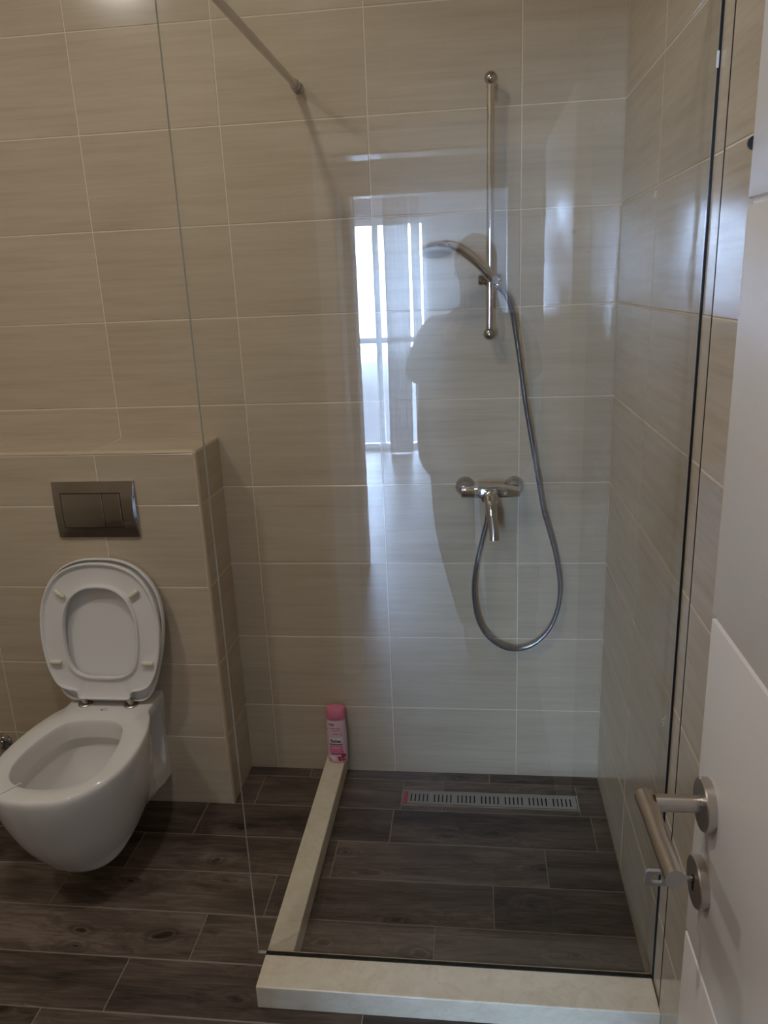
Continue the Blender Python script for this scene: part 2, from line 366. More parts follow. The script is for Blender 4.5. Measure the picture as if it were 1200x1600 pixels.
# floor: one surface of 60 x 15 cm planks running through all the rooms -------
ROW0, RH = -0.049, 0.1487
def floor_rows(x0, x1, y0, y1, holes=()):
    rects = []; k = -1
    k = int(math.floor((ROW0-y1)/RH))-1
    while True:
        top = ROW0-RH*(k-1) if k > 0 else ROW0+RH*(1-k) ; top = ROW0-RH*(k-1); bot = top-RH
        if top <= y0: break
        a, b = max(bot, y0), min(top, y1)
        if b-a > 0.003:
            xs = cuts(x0, x1, 0.529-0.1488*(k-2), 0.5955)
            for p, q in zip(xs, xs[1:]): rects.append([p, a, q, b])
        k += 1
    return rects
bm = B()
DR = (0.5485, -0.175, 1.097, -0.103)     # channel drain footprint
rects = []
for r in floor_rows(XL, XR, YF, 0.0):
    a, b, c, d = r
    if a < 1.0965 and c > 0.53 and d > DR[1] and b < DR[3]:
        # planks notched round the drain
        for p, q in ((a, min(c, DR[0])), (max(a, DR[0]), min(c, DR[2])), (max(a, DR[2]), c)):
            if q-p < 0.004: continue
            if p >= DR[0]-1e-6 and q <= DR[2]+1e-6:
                if DR[1]-b > 0.004: rects.append((p, b, q, DR[1]))
                if d-DR[3] > 0.004: rects.append((p, DR[3], q, d))
            else: rects.append((p, b, q, d))
    else: rects.append(tuple(r))
tiles(bm, (0, 0, 0), (1, 0, 0), (0, 1, 0), rects, 0.0026, 0.0007, full=[(XL-0.1, YF, XR+0.1, 0.1)])
for (a, b, c, d) in ((0.1, YF2, 1.3, YF), (-1.6, -3.576, 2.3, YF2), (0.0, -3.70, 1.1, -3.576), (-2.2, -6.9, 2.6, -3.70)):
    tiles(bm, (0, 0, 0), (1, 0, 0), (0, 1, 0), floor_rows(a, c, b, d), 0.0026, 0.0007, full=[(a, b, c, d)])
box(bm, -2.4, 2.8, -7.1, 0.1, -0.1, -0.002, mi=1)
tag(link('floor', bm, [M['plank'], M['fgrout']]), kind='structure')

# boxed-in cistern wall with a tiled top -------------------------------------
BX, BY, BZ = 0.020, -0.200, 1.147
bm = B(); bx_cuts = cuts(XL, BX-0.007, 0.1225, 0.4); bz = [0]+[G0+0.2497*k for k in range(4)]+[BZ-0.007]
tiles(bm, (0, BY, 0), (1, 0, 0), (0, 0, 1), grid(bx_cuts, bz), GAP, LIFT)
tiles(bm, (BX, BY, 0), (0, 1, 0), (0, 0, 1), grid([0.007, -BY], bz), GAP, LIFT)
tiles(bm, (0, BY, BZ), (1, 0, 0), (0, 1, 0), grid(cuts(XL, BX-0.007, 0.1135, 0.4), [0.007, -BY-0.001]), GAP, LIFT)
box(bm, XL, BX-0.002, BY+0.002, 0.0, 0, BZ-0.002, mi=1)
tag(link('wall_cistern', bm, [M['tile'], M['grout']]), kind='structure')
bead = basic('cream_corner_bead', (0.55, 0.46, 0.33), 0.35)
def bead_path(bm, p0, p1, r, c0, c1, n=5):
    """quarter-round bead from p0 to p1, outward directions c0, c1"""
    p0, p1, c0, c1 = map(Vector, (p0, p1, c0, c1)); rows = []
    for p in (p0, p1): rows.append([bm.verts.new(p+(c0*math.cos(PI/2*k/n)+c1*math.sin(PI/2*k/n))*r) for k in range(n+1)]+[bm.verts.new(p)])
    m = len(rows[0])
    for k in range(m): bm.faces.new((rows[0][k], rows[0][(k+1) % m], rows[1][(k+1) % m], rows[1][k]))
    bm.faces.new(rows[0]); bm.faces.new(list(reversed(rows[1])))
bm = B(); r = 0.0075
bead_path(bm, (BX-r+0.001, BY+r-0.001, 0), (BX-r+0.001, BY+r-0.001, BZ-r), r, (1, 0, 0), (0, -1, 0))
bead_path(bm, (XL, BY+r-0.001, BZ-r+0.001), (BX-r, BY+r-0.001, BZ-r+0.001), r, (0, -1, 0), (0, 0, 1))
bead_path(bm, (BX-r+0.001, BY+r-0.001, BZ-r+0.001), (BX-r+0.001, -0.002, BZ-r+0.001), r, (1, 0, 0), (0, 0, 1))
recalc(bm)
tag(link('trim_3', bm, bead, smooth=True, autosmooth=40), kind='structure')

# ---------------------------------------------------------------- hallway and bright room behind
bm = B()
HX0, HX1 = -1.6, 2.3
box(bm, XR+0.1, HX1, YF2, YF2+0.1, 0, H)
box(bm, HX0, XL-0.1, YF2, YF2+0.1, 0, H)
tag(link('wall_hall', bm, M['paint']), kind='structure')
bm = B(); box(bm, HX0-0.1, HX0, -3.7, YF2+0.1, 0, H); tag(link('wall_hall_left', bm, M['paint']), kind='structure')
bm = B(); box(bm, HX1, HX1+0.1, -3.7, YF2+0.1, 0, H); tag(link('wall_hall_right', bm, M['paint']), kind='structure')
FX0, FX1, FYa, FYb = 0.163, 0.957, -3.576, -3.70
bm = B(); box(bm, -2.2, FX0-0.03, FYb, FYa, 0, H); box(bm, FX1+0.03, 2.6, FYb, FYa, 0, H); box(bm, FX0-0.03, FX1+0.03, FYb, FYa, 2.03, H)
tag(link('wall_partition', bm, M['paint']), kind='structure')
casing('trim_4', FX0, FX1, 2.0, FYa, FYb)
bm = B(); box(bm, -1.6, 2.3, -3.6, YF2, H, H+0.1); box(bm, -2.2, 2.6, -7.0, -3.6, H, H+0.1)
tag(link('ceiling_hall', bm, M['paint']), kind='structure')
bm = B(); box(bm, -2.3, -2.2, -7.0, FYb, 0, H); tag(link('wall_room_left', bm, M['paint']), kind='structure')
bm = B(); box(bm, 2.6, 2.7, -7.0, FYb, 0, H); tag(link('wall_room_right', bm, M['paint']), kind='structure')
WX0, WX1, WZ1 = -1.62, 0.36, 2.14
bm = B(); box(bm, -2.2, WX0, -7.0, -6.8, 0, H); box(bm, WX1, 2.6, -7.0, -6.8, 0, H); box(bm, WX0, WX1, -7.0, -6.8, WZ1, H)
tag(link('wall_window', bm, M['paint']), kind='structure')
bm = B(); t = 0.045
box(bm, WX0, WX1, -6.92, -6.86, 0.0, 0.06, 0.004); box(bm, WX0, WX1, -6.92, -6.86, WZ1-0.05, WZ1, 0.004)
for x in (WX0, -0.93, -0.145, WX1-t): box(bm, x, x+t+0.01, -6.92, -6.86, 0.06, WZ1-0.05, 0.004)
box(bm, WX0+t, WX1-t, -6.91, -6.87, 1.03, 1.085, 0.004)
wf = tag(link('window_1', bm, M['whiteframe']), kind='structure')
bm = B(); box(bm, WX0+0.04, WX1-0.04, -6.893, -6.889, 0.05, WZ1-0.04)
link('window_pane', bm, M['glass'], wf)

def curtain(name, x0, x1, folds, amp, mat, label, seed, ztop=2.415, zbot=0.012):
    rnd = random.Random(seed); t = thing(name, ((x0+x1)/2, -6.65, 0), label, 'curtain')
    bm = B(); n = folds*14; ph = [rnd.uniform(0, 2*PI) for _ in range(4)]; rows = []
    for j in range(13):
        z = ztop+(zbot-ztop)*j/12; row = []
        for i in range(n+1):
            s = i/n; a = 2*PI*folds*s
            y = -6.65+amp*(math.sin(a+0.5*math.sin(2.3*s*PI+ph[0]))+0.35*math.sin(1.7*a+ph[1]+0.4*j/12))*(0.75+0.35*j/12)
            x = x0+(x1-x0)*s+0.008*math.sin(a*0.5+ph[2]+j*0.3)*(j/12)
            row.append(bm.verts.new((x, y, z+(0.006*math.sin(a*0.4+ph[3]) if j == 12 else 0))))
        rows.append(row)
    for a, b in zip(rows, rows[1:]):
        for i in range(n): bm.faces.new((a[i], a[i+1], b[i+1], b[i]))
    link('curtain_cloth', bm, mat, t, smooth=True)
    bm = B(); box(bm, x0+.002, x1-.002, -6.654, -6.646, ztop-0.012, ztop+0.018); link('heading_tape', bm, M['whiteframe'], t)
curtain('sheer_curtain', -1.7, -0.03, 9, 0.020, M['sheer'], 'wide thin white sheer curtain before the brightest part of the window, reflected in the glass', 3)
curtain('sheer_curtain', -0.015, 0.208, 6, 0.018, M['sheer2'], 'densely gathered white sheer curtain in the middle of the window, reflected in the glass', 8)
curtain('sheer_curtain', 0.230, 0.312, 2, 0.012, M['sheer2'], 'narrow gathered strip of white sheer curtain at the wall end of the window', 5)
t = thing('curtain_rail', (-0.6, -6.65, 2.44), 'white ceiling curtain rail above the sheer curtains', 'curtain rail')
bm = B(); box(bm, -1.75, 0.5, -6.665, -6.635, 2.44, 2.465, 0.003); link('rail', bm, M['whiteframe'], t)
for x in (-1.7, -0.6, 0.45):
    bm = B(); box(bm, x-0.015, x+0.015, -6.66, -6.64, 2.465, H); link('bracket', bm, M['whiteframe'], t)
# ---------------------------------------------------------------- ceiling lamp and added fill lamp
for P0, lab in ((LAMP, 'small round white lamp on the bathroom ceiling in front of the shower'), (FILL_LAMP, 'added round white fill lamp on the bathroom ceiling near the left wall')):
    t = thing('ceiling_lamp', P0, lab, 'lamp')
    bm = B(); lathe(bm, P0, (0, 0, -1), [(0, 0.10), (0.02, 0.10), (0.03, 0.095)]); link('lamp_base', bm, M['whiteframe'], t, True, 40)
    bm = B(); lathe(bm, (P0[0], P0[1], P0[2]-0.03), (0, 0, -1), [(0, 0.09), (0.02, 0.085), (0.032, 0.07), (0.038, 0.04), (0.04, 0)]); link('lamp_shade', bm, M['lamp'], t, True, 40)

# ---------------------------------------------------------------- shower kerb, glass, drain
KH = 0.060
t = thing('shower_kerb', (0.3, -0.85, 0), 'L-shaped cream marble kerb framing the shower floor under the glass', 'kerb')
bm = B(); box(bm, 0.2875, XR-0.004, -0.903, -0.800, 0.0, KH, 0.0025)
link('front_kerb', bm, M['marble'], t)
bm = B(); box(bm, 0.2885, 0.3525, -0.7995, -0.0015, 0.0, KH-0.0006, 0.0025)
link('side_kerb', bm, M['marble'], t)
t = thing('glass_shower_screen', (0.27, YG, KH), 'large clear frameless glass shower screen standing on the marble kerb', 'shower screen')
GX0, GX1, GT = 0.2705, XR-0.0045, 2.10
bm = B(); fs = box(bm, GX0, GX1, YG, YG+0.008, KH+0.003, GT)
for f in bm.faces:
    if abs(f.normal.y) < 0.5: f.material_index = 1
bm.normal_update()
for f in bm.faces:
    f.material_index = 0 if abs(f.normal.y) > 0.5 else 1
link('glass_pane', bm, [M['glass'], M['glass_edge']], t)
bm = B(); box(bm, 0.2885, GX1, YG-0.0006, YG+0.0086, KH-0.0005, KH+0.003); link('bottom_seal', bm, M['black'], t)
bm = B(); box(bm, GX1-0.0002, XR-0.0005, YG-0.0003, YG+0.0035, KH-0.0005, GT); link('wall_seal', bm, M['black'], t)
bm = B(); box(bm, GX1-0.003, GX1+0.001, YG-0.0022, YG-0.0010, 1.868, 1.892, 0.0004); link('clip', bm, M['white'], t)
def smear(pts, r, y=YG-0.0006):
    bm = B(); tube(bm, catmull([(x, y, z) for x, z in pts], 4), r, 6); return link('sealant_smear', bm, M['white'], t, True)
smear([(1.150, 0.722), (1.153, 0.714), (1.158, 0.716), (1.160, 0.722)], 0.0008); smear([(1.154, 0.707), (1.158, 0.704), (1.156, 0.699)], 0.0009)
smear([(1.0862, 1.694), (1.0855, 1.688), (1.0845, 1.683)], 0.0006)

t = thing('channel_drain', (0.82, -0.14, 0), 'long slotted steel channel drain set in the shower floor near the back wall', 'drain')
X0, Y0, X1, Y1 = DR
bm = B()
box(bm, X0, X1, Y0, Y0+0.004, -0.03, 0.0024); box(bm, X0, X1, Y1-0.004, Y1, -0.03, 0.0024)
box(bm, X0, X0+0.004, Y0+0.004, Y1-0.004, -0.03, 0.0024); box(bm, X1-0.004, X1, Y0+0.004, Y1-0.004, -0.03, 0.0024)
link('drain_frame', bm, M['steel'], t)
bm = B(); ga, gb = X0+0.018, X1-0.006; y0, y1 = Y0+0.006, Y1-0.006; s0, s1 = y0+0.011, y1-0.011
sx = []; u0 = 0.0125; pitch = 0.0118
grp = (gb-ga-0.008)/7
for gi in range(7):
    for k in range(5): sx.append(ga+0.012+gi*grp+k*0.0128)
prev = ga; z0, z1 = 0.0008, 0.0030
box(bm, ga, gb, y0, s0, z0, z1); box(bm, ga, gb, s1, y1, z0, z1)
for x in sx:
    box(bm, prev, x-0.0022, s0, s1, z0, z1); prev = x+0.0022
box(bm, prev, gb, s0, s1, z0, z1)
link('slotted_grate', bm, M['drain'], t)
bm = B(); box(bm, X0+0.004, X1-0.004, Y0+0.004, Y1-0.004, -0.03, 0.0004); link('channel_bed', bm, M['slot'], t)
bm = B(); box(bm, X0+0.0045, X0+0.017, Y0+0.006, Y1-0.006, 0.0005, 0.0032, 0.0008); tag(link('end_piece', bm, M['red'], t), label='red end piece')

# glass support bar ----------------------------------------------------------
t = thing('glass_support_bar', (0.334, 0, 2.068), 'slim metal support bar from the tiled back wall to the glass top', 'support bar')
bm = B(); tube(bm, [(0.334, -0.03, 2.068), (0.334, YG+0.03, 2.068)], 0.0088, 20); link('bar', bm, M['steel'], t, True, 40)
bm = B(); lathe(bm, (0.334, -0.0012, 2.068), (0, -1, 0), [(0, 0.0145), (0.004, 0.0145), (0.006, 0.0115), (0.026, 0.0115), (0.030, 0.0128), (0.040, 0.0128), (0.042, 0.0105)], 28); link('wall_socket', bm, M['darkchrome'], t, True, 35)
bm = B(); box(bm, 0.318, 0.350, YG-0.006, YG+0.034, 2.052, 2.084, 0.002); link('glass_clamp', bm, M['chrome'], t)

# ---------------------------------------------------------------- shower rail, handset, hose, mixer
t = thing('shower_rail', (0.832, -0.001, 1.42), 'vertical chrome shower rail with ball ends on the tiled back wall', 'shower rail')
xt, zt, xb, zb = 0.8338, 2.047, 0.8293, 1.4245; yr = -0.052
bm = B(); tube(bm, [(xt, yr, zt-0.012), (xb, yr, zb+0.012)], 0.0100, 24); link('rail', bm, M['chrome'], t, True, 40)
for (x, z) in ((xt, zt), (xb, zb)):
    bm = B(); bmesh.ops.create_uvsphere(bm, u_segments=32, v_segments=20, radius=0.0170, matrix=Matrix.Translation((x, yr, z)))
    b_ = link('ball_end', bm, M['darkchrome'], t, True)
    bm = B(); lathe(bm, (x, -0.0012, z), (0, -1, 0), [(0, 0.014), (0.004, 0.014), (0.006, 0.008), (0.040, 0.008)], 24); link('wall_mount', bm, M['chrome'], t, True, 35)
xs_, zs_ = 0.8305, 1.565
bm = B(); lathe(bm, (xs_-0.032, yr, zs_+0.001), (1, 0, 0), [(0, 0.0), (0.001, 0.011), (0.004, 0.0135), (0.016, 0.0135), (0.019, 0.0115), (0.046, 0.0115), (0.049, 0.0125), (0.060, 0.0125), (0.0625, 0.009), (0.063, 0)], 28)
lathe(bm, (xs_, yr, zs_-0.016), (0, 0, 1), [(0, 0.0128), (0.032, 0.0128)], 24)
link('slider', bm, M['darkchrome'], t, True, 35)
bm = B(); tube(bm, [(xs_+0.001, yr-0.005, zs_+0.003), (xs_+0.001, yr-0.034, zs_+0.007)], 0.0085, 20); link('holder', bm, M['chrome'], t, True, 35)

t = thing('hand_shower', (0.83, -0.09, 1.57), 'chrome hand shower with a round pale spray face held in the rail slider', 'hand shower')
P = catmull([(0.8475, -0.082, 1.5535), (0.838, -0.085, 1.566), (0.826, -0.090, 1.580), (0.8076, -0.095, 1.602), (0.7813, -0.104, 1.6255), (0.7521, -0.115, 1.646), (0.7231, -0.128, 1.6560), (0.698, -0.139, 1.6565)], 6)
bm = B(); n = len(P); rr = []
for i in range(n):
    s = i/(n-1); rr.append(0.0098+0.0042*math.sin(PI*min(1, s*1.02)))
tube(bm, P, rr, 20); link('handle', bm, M['chrome'], t, True, 50)
hc = Vector((0.692, -0.142, 1.6430)); hax = Vector((0.03, -0.20, -0.98)).normalized()
bm = B(); lathe(bm, hc-hax*0.019, hax, [(0, 0), (0.0005, 0.014), (0.003, 0.027), (0.008, 0.036), (0.014, 0.0412), (0.020, 0.0428)], 40); link('head_shell', bm, M['chrome'], t, True, 50)
bm = B(); lathe(bm, hc+hax*0.0005, hax, [(0, 0.0415), (0.007, 0.0405), (0.010, 0.036), (0.0105, 0)], 40)
sf = link('spray_face', bm, M['shine'], t, True, 50); tag(sf, label='pale grey spray face')
bm = B(); lathe(bm, P[0]+Vector((0.010, 0.001, -0.0105)), (P[1]-P[0]), [(0, 0.008), (0.002, 0.0098), (0.014, 0.0102), (0.016, 0.0095)], 20); link('connector_nut', bm, M['chrome'], t, True, 40)

HP = [(0.8555, -0.081, 1.545), (0.872, -0.078, 1.525), (0.888, -0.068, 1.487), (0.9005, -0.058, 1.42), (0.9155, -0.050, 1.322), (0.928, -0.045, 1.235), (0.9445, -0.040, 1.142), (0.9645, -0.034, 1.03), (0.985, -0.028, 0.917),
      (1.008, -0.024, 0.835), (1.027, -0.022, 0.758), (1.0385, -0.020, 0.672), (1.032, -0.020, 0.598), (1.006, -0.020, 0.530), (0.963, -0.022, 0.485), (0.915, -0.024, 0.468), (0.866, -0.028, 0.478), (0.822, -0.032, 0.515),
      (0.794, -0.036, 0.570), (0.7825, -0.040, 0.640), (0.783, -0.044, 0.705), (0.793, -0.048, 0.772), (0.807, -0.050, 0.835), (0.820, -0.052, 0.890), (0.8265, -0.054, 0.945)]
th = thing('shower_hose', (0.93, -0.03, 0.47), 'grey flexible metal shower hose hanging in a loop beside the mixer', 'hose')
bm = B(); tube(bm, catmull(HP, 8), 0.0070, 14); link('hose_pipe', bm, M['hose'], th, True, 60)
bm = B(); lathe(bm, HP[-1], (0.01, -0.002, 0.06), [(-0.022, 0.0075), (-0.018, 0.0095), (0.006, 0.0100), (0.008, 0.009)], 20); link('hose_nut', bm, M['chrome'], th, True, 40)

t = thing('shower_mixer', (0.829, -0.001, 0.985), 'chrome single-lever shower mixer with two round wall roses', 'mixer tap')
for x in (0.7585, 0.9005):
    bm = B(); lathe(bm, (x, -0.0012, 0.984), (0, -1, 0), [(0, 0.0295), (0.003, 0.0295), (0.010, 0.0275), (0.018, 0.0225), (0.026, 0.0165), (0.046, 0.0155)], 40); link('wall_rose', bm, M['darkchrome'], t, True, 40)
rings = []
for i in range(25):
    s = -1+2*i/24; x = 0.8305+0.0830*s; k = 1-0.35*abs(s)**2
    hz = 0.0175-0.0035*abs(s)**2; hy = 0.019; zc_ = 0.9815+0.004*(1-s*s); yc = -0.056-0.012*(1-s*s)
    ring = []
    for q in range(20):
        a = 2*PI*q/20; ca, sa = math.cos(a), math.sin(a)
        e = 0.5
        ring.append((x, yc+hy*math.copysign(abs(ca)**e, ca), zc_+hz*math.copysign(abs(sa)**e, sa)))
    rings.append(ring)
for end, s2 in ((0, 1), (-1, -1)):
    pass
bm = B(); loft(bm, rings); recalc(bm); link('mixer_body', bm, M['chrome'], t, True, 50)
bm = B(); lathe(bm, (0.8305, -0.060, 0.975), (0.02, -1, -0.12), [(0, 0.0290), (0.016, 0.0285), (0.020, 0.0265), (0.0215, 0.0235), (0.024, 0.0225), (0.031, 0.0215), (0.036, 0.0175), (0.039, 0.010), (0.040, 0)], 36)
link('cartridge_cap', bm, M['chrome'], t, True, 30)
LP = catmull([(0.829, -0.092, 0.974), (0.8305, -0.104, 0.955), (0.834, -0.114, 0.925), (0.838, -0.125, 0.895), (0.8405, -0.135, 0.872), (0.841, -0.140, 0.860)], 5)
bm = B(); n = len(LP)
tube(bm, LP, [0.0175-0.0050*(i/(n-1)) for i in range(n)], 20, squash=[(1, 1-0.60*(i/(n-1))**1.5) for i in range(n)])
link('lever', bm, M['chrome'], t, True, 50)
bm = B(); lathe(bm, (0.8290, -0.056, 0.972), (0, 0, -1), [(0, 0.011), (0.012, 0.011), (0.022, 0.0095)], 24); link('hose_outlet', bm, M['chrome'], t, True, 40)

# ---------------------------------------------------------------- flush plate
t = thing('flush_plate', (-0.293, BY-0.001, 0.90), 'chrome dual flush plate on the tiled wall above the toilet', 'flush plate')
px0, px1, pz0, pz1 = -0.417, -0.168, 0.899, 1.064
bm = B(); nn = 17; rows = []
for j in range(nn):                                   # gently bowed face
    s = j/(nn-1); z = pz0+(pz1-pz0)*s; bow = 0.009+0.006*math.sin(PI*s)
    rows.append([(px0, BY-0.001, z), (px0+0.001, BY-bow*0.7, z), (px0+0.005, BY-bow, z), (px1-0.009, BY-bow, z), (px1-0.002, BY-bow*0.75, z), (px1, BY-0.001, z)])
R = loft(bm, rows, closed=True); recalc(bm); link('plate', bm, M['darkchrome'], t, True, 25)
def btn(x0, x1, z0, z1):
    bm = B(); rows = []
    for j in range(9):
        s = j/8; z = z0+(z1-z0)*s; sg = (z-pz0)/(pz1-pz0); bow = 0.009+0.006*math.sin(PI*sg)+0.0014
        rows.append([(x0, BY-0.004, z), (x0, BY-bow+0.0006, z), (x0+0.001, BY-bow, z), (x1-0.001, BY-bow, z), (x1, BY-bow+0.0006, z), (x1, BY-0.004, z)])
    loft(bm, rows); recalc(bm); return link('flush_button', bm, M['darkchrome'], t, True, 25)
bm = B(); rows = []
for j in range(9):
    s = j/8; z = 0.9275+(1.0315-0.9275)*s; sg = (z-pz0)/(pz1-pz0); bow = 0.009+0.006*math.sin(PI*sg)+0.0004
    rows.append([(-0.3905, BY-0.003, z), (-0.3905, BY-bow, z), (-0.2105, BY-bow, z), (-0.2105, BY-0.003, z)])
loft(bm, rows); recalc(bm); link('button_gap', bm, M['slot'], t)
btn(-0.3885, -0.2665, 0.9300, 1.0290); btn(-0.2650, -0.2130, 0.9300, 1.0290)

# ---------------------------------------------------------------- toilet
TX = -0.298; YW = BY-0.0012
def interp(tab, x):
    if x <= tab[0][0]: return tab[0][1]
    for (a, b), (c, d) in zip(tab, tab[1:]):
        if x <= c:
            t_ = (x-a)/(c-a); t_ = t_; return b+(d-b)*t_
    return tab[-1][1]
PLAN = [(0.0, .130), (.09, .130), (.115, .134), (.14, .147), (.175, .160), (.23, .174), (.31, .183), (.38, .180), (.44, .164), (.49, .134), (.52, .100), (.538, .060), (.545, 0.0)]
def smooth_plan(n=40):
    # resample so the nose is round
    pts = [Vector((w, -d, 0)) for d, w in PLAN]
    c = catmull(pts, 8); L_ = [0]
    for a, b in zip(c, c[1:]): L_.append(L_[-1]+(b-a).length)
    out = []
    for i in range(n+1):
        s = L_[-1]*i/n; j = max(k for k in range(len(L_)) if L_[k] <= s+1e-9); j = min(j, len(c)-2)
        f = (s-L_[j])/max(1e-9, L_[j+1]-L_[j]); out.append(c[j].lerp(c[j+1], f))
    out[0].x = .130; out[0].y = 0; out[-1] = Vector((0, -.545, 0)); return out
HALF = smooth_plan(110)
def plan_ring(z, back, front, w, recess=0.0, inset=0.0):
    """closed ring, y from back to front (distances from the wall), half width w"""
    r = []
    for p in HALF:
        d = -p.y/.545; y = back+(front-back)*d
        x = p.x*w/.183
        kb = max(0.0, min(1.0, (d-.10)/.28)); kb = kb*kb*(3-2*kb); x = (p.x*min(1.0, max(.94, w/.183)))*(1-kb)+x*kb if z > .105 else x
        dw = y
        if recess > 0 and .026 < dw < .128:
            k = min(1, (dw-.026)/.008)*min(1, (.128-dw)/.016); k = max(0, k); k = k*k*(3-2*k)
            x -= recess*k*.070
        r.append((x, y))
    pts = [(TX+x, YW-y, z) for x, y in r]+[(TX-x, YW-y, z) for x, y in reversed(r[:-1])]
    return pts
prof = [  # z, back, front, half width, recess
    (.400, .0, .537, .177, 0), (.3975, .0, .542, .1815, 0), (.390, .0, .545, .183, 0), (.380, .0, .545, .183, 0), (.373, .0, .5445, .1825, 0), (.370, .0, .5442, .1822, .6), (.366, .0, .544, .182, 1), (.350, .0, .5415, .180, 1), (.325, .0, .537, .1765, 1), (.30, .0, .531, .1725, 1),
    (.27, .0, .522, .166, 1), (.24, .0, .511, .159, 1), (.215, .0, .500, .1525, .85), (.195, .0, .490, .147, .45), (.18, .0, .481, .142, .12), (.165, .0, .472, .137, 0), (.145, .0, .459, .130, 0), (.125, .0, .445, .122, 0), (.110, .0, .435, .116, 0),
    (.100, .06, .428, .112, 0), (.088, .13, .418, .105, 0), (.077, .18, .405, .094, 0), (.069, .21, .390, .079, 0), (.0665, .25, .367, .055, 0)]
def hole_half(n):
    tab = [(.165, 0), (.167, .035), (.175, .066), (.195, .090), (.235, .108), (.29, .121), (.35, .127), (.40, .123), (.445, .104), (.475, .070), (.488, .035), (.491, 0)]
    c = catmull([Vector((w, d, 0)) for d, w in tab], 8); L_ = [0]
    for a, b in zip(c, c[1:]): L_.append(L_[-1]+(b-a).length)
    out = []
    for i in range(n+1):
        s = L_[-1]*i/n; j = max(k for k in range(len(L_)) if L_[k] <= s+1e-9); j = min(j, len(c)-2)
        f = (s-L_[j])/max(1e-9, L_[j+1]-L_[j]); out.append(c[j].lerp(c[j+1], f))
    out[0].x = 0; out[-1].x = 0; return out
t = thing('wall_hung_toilet', (TX, BY, 0.08), 'white wall-hung toilet with its seat and lid raised against the tiled wall', 'toilet')
bm = B()
outer = [plan_ring(z, b_, f_, w, rc) for z, b_, f_, w, rc in prof]
NV = len(outer[0])                       # 2*44+1 points, from rear right round the nose to rear left
R = loft(bm, outer, closed=True, capa=False, capb=True)
# matching ring for the bowl opening: rear middle -> right -> front -> left -> rear middle
hh = hole_half(110)
def hole_ring(scale, z, cy=.33, shift=0):
    r = [(p.x*scale, cy+(p.y-cy)*scale+shift) for p in hh]
    return [(TX+x, YW-y, z) for x, y in r]+[(TX-x, YW-y, z) for x, y in reversed(r[:-1])]
holes = [hole_ring(1.0, .400), hole_ring(.985, .3985), hole_ring(.972, .394), hole_ring(.962, .382), hole_ring(.955, .350), hole_ring(.960, .343), hole_ring(1.02, .341), hole_ring(1.06, .335), hole_ring(1.055, .31),
         hole_ring(.97, .27), hole_ring(.82, .23), hole_ring(.62, .20), hole_ring(.42, .185, .30), hole_ring(.25, .17, .28), hole_ring(.18, .12, .27)]
HR = [[bm.verts.new(p) for p in r] for r in holes]
# deck between the outline and the opening; an intermediate ring keeps it even
A = R[0]; Hn = HR[0]
for k in range(NV-1):
    bm.faces.new((A[k+1], A[k], Hn[k], Hn[k+1]))
bm.faces.new((A[0], A[NV-1], Hn[NV-1], Hn[0])) if Hn[NV-1] is not Hn[0] else None
for a, b in zip(HR, HR[1:]):
    for k in range(NV-1): bm.faces.new((a[k+1], a[k], b[k], b[k+1]))
    bm.faces.new((a[0], a[NV-1], b[NV-1], b[0]))
bm.faces.new(HR[-1])
bmesh.ops.remove_doubles(bm, verts=bm.verts[:], dist=1e-6)
recalc(bm)
bowl = link('bowl', bm, M['ceramic'], t, True, 55)
# seat and lid, hinged up ----------------------------------------------------
HB = Vector((TX-0.004, -0.288, 0.4135)); TT = Vector((TX-0.004, -0.222, 0.838)); LEN = (TT-HB).length; LZ = (TT-HB).normalized(); LX = Vector((1, 0, 0)); LY = LX.cross(LZ).normalized()  # LY points away from viewer
if LY.y < 0: LY = -LY
def lp(x, s, d): return HB+LX*x+LZ*s+LY*d
LT = [(0, .100), (.004, .118), (.02, .136), (.05, .151), (.09, .163), (.15, .177), (.21, .1855), (.27, .186), (.32, .176), (.36, .156), (.395, .124), (.417, .087), (.428, .045), (.430, 0)]
def resamp(tab, n, sc=1.0, cs=0.0, ext=0):
    c = catmull([Vector((w, s, 0)) for s, w in tab], 8); L_ = [0]
    for a, b in zip(c, c[1:]): L_.append(L_[-1]+(b-a).length)
    out = []
    for i in range(n+1):
        s = L_[-1]*i/n; j = max(k for k in range(len(L_)) if L_[k] <= s+1e-9); j = min(j, len(c)-2)
        f = (s-L_[j])/max(1e-9, L_[j+1]-L_[j]); p = c[j].lerp(c[j+1], f); out.append((p.x, p.y))
    out[-1] = (0, tab[-1][0]); return out
lidh = resamp(LT, 40)
def lid_ring(half, off, d, cs=.215):
    """ring inset by off metres, pushed d along LY"""
    r = []
    for i, (x, s) in enumerate(half):
        a = half[max(i-1, 0)]; b = half[min(i+1, len(half)-1)]; tx, ty = b[0]-a[0], b[1]-a[1]; l = math.hypot(tx, ty) or 1
        if i == len(half)-1: tx, ty, l = -1, 0, 1
        nx, ny = ty/l, -tx/l
        if i == 0: nx, ny = .7, -.7
        r.append((max(0, x-nx*off), s-ny*off))
    return [lp(x, s, d) for x, s in r]+[lp(-x, s, d) for x, s in reversed(r[:-1])]
bm = B()
rings = [lid_ring(lidh, .012, .0205), lid_ring(lidh, .004, .019), lid_ring(lidh, 0, .014), lid_ring(lidh, 0, -.001), lid_ring(lidh, .0015, -.003), lid_ring(lidh, .004, -.003), lid_ring(lidh, .006, 0.0), lid_ring(lidh, .008, .010), lid_ring(lidh, .02, .012)]
loft(bm, rings); recalc(bm)
link('lid', bm, M['plastic'], t, True, 50)
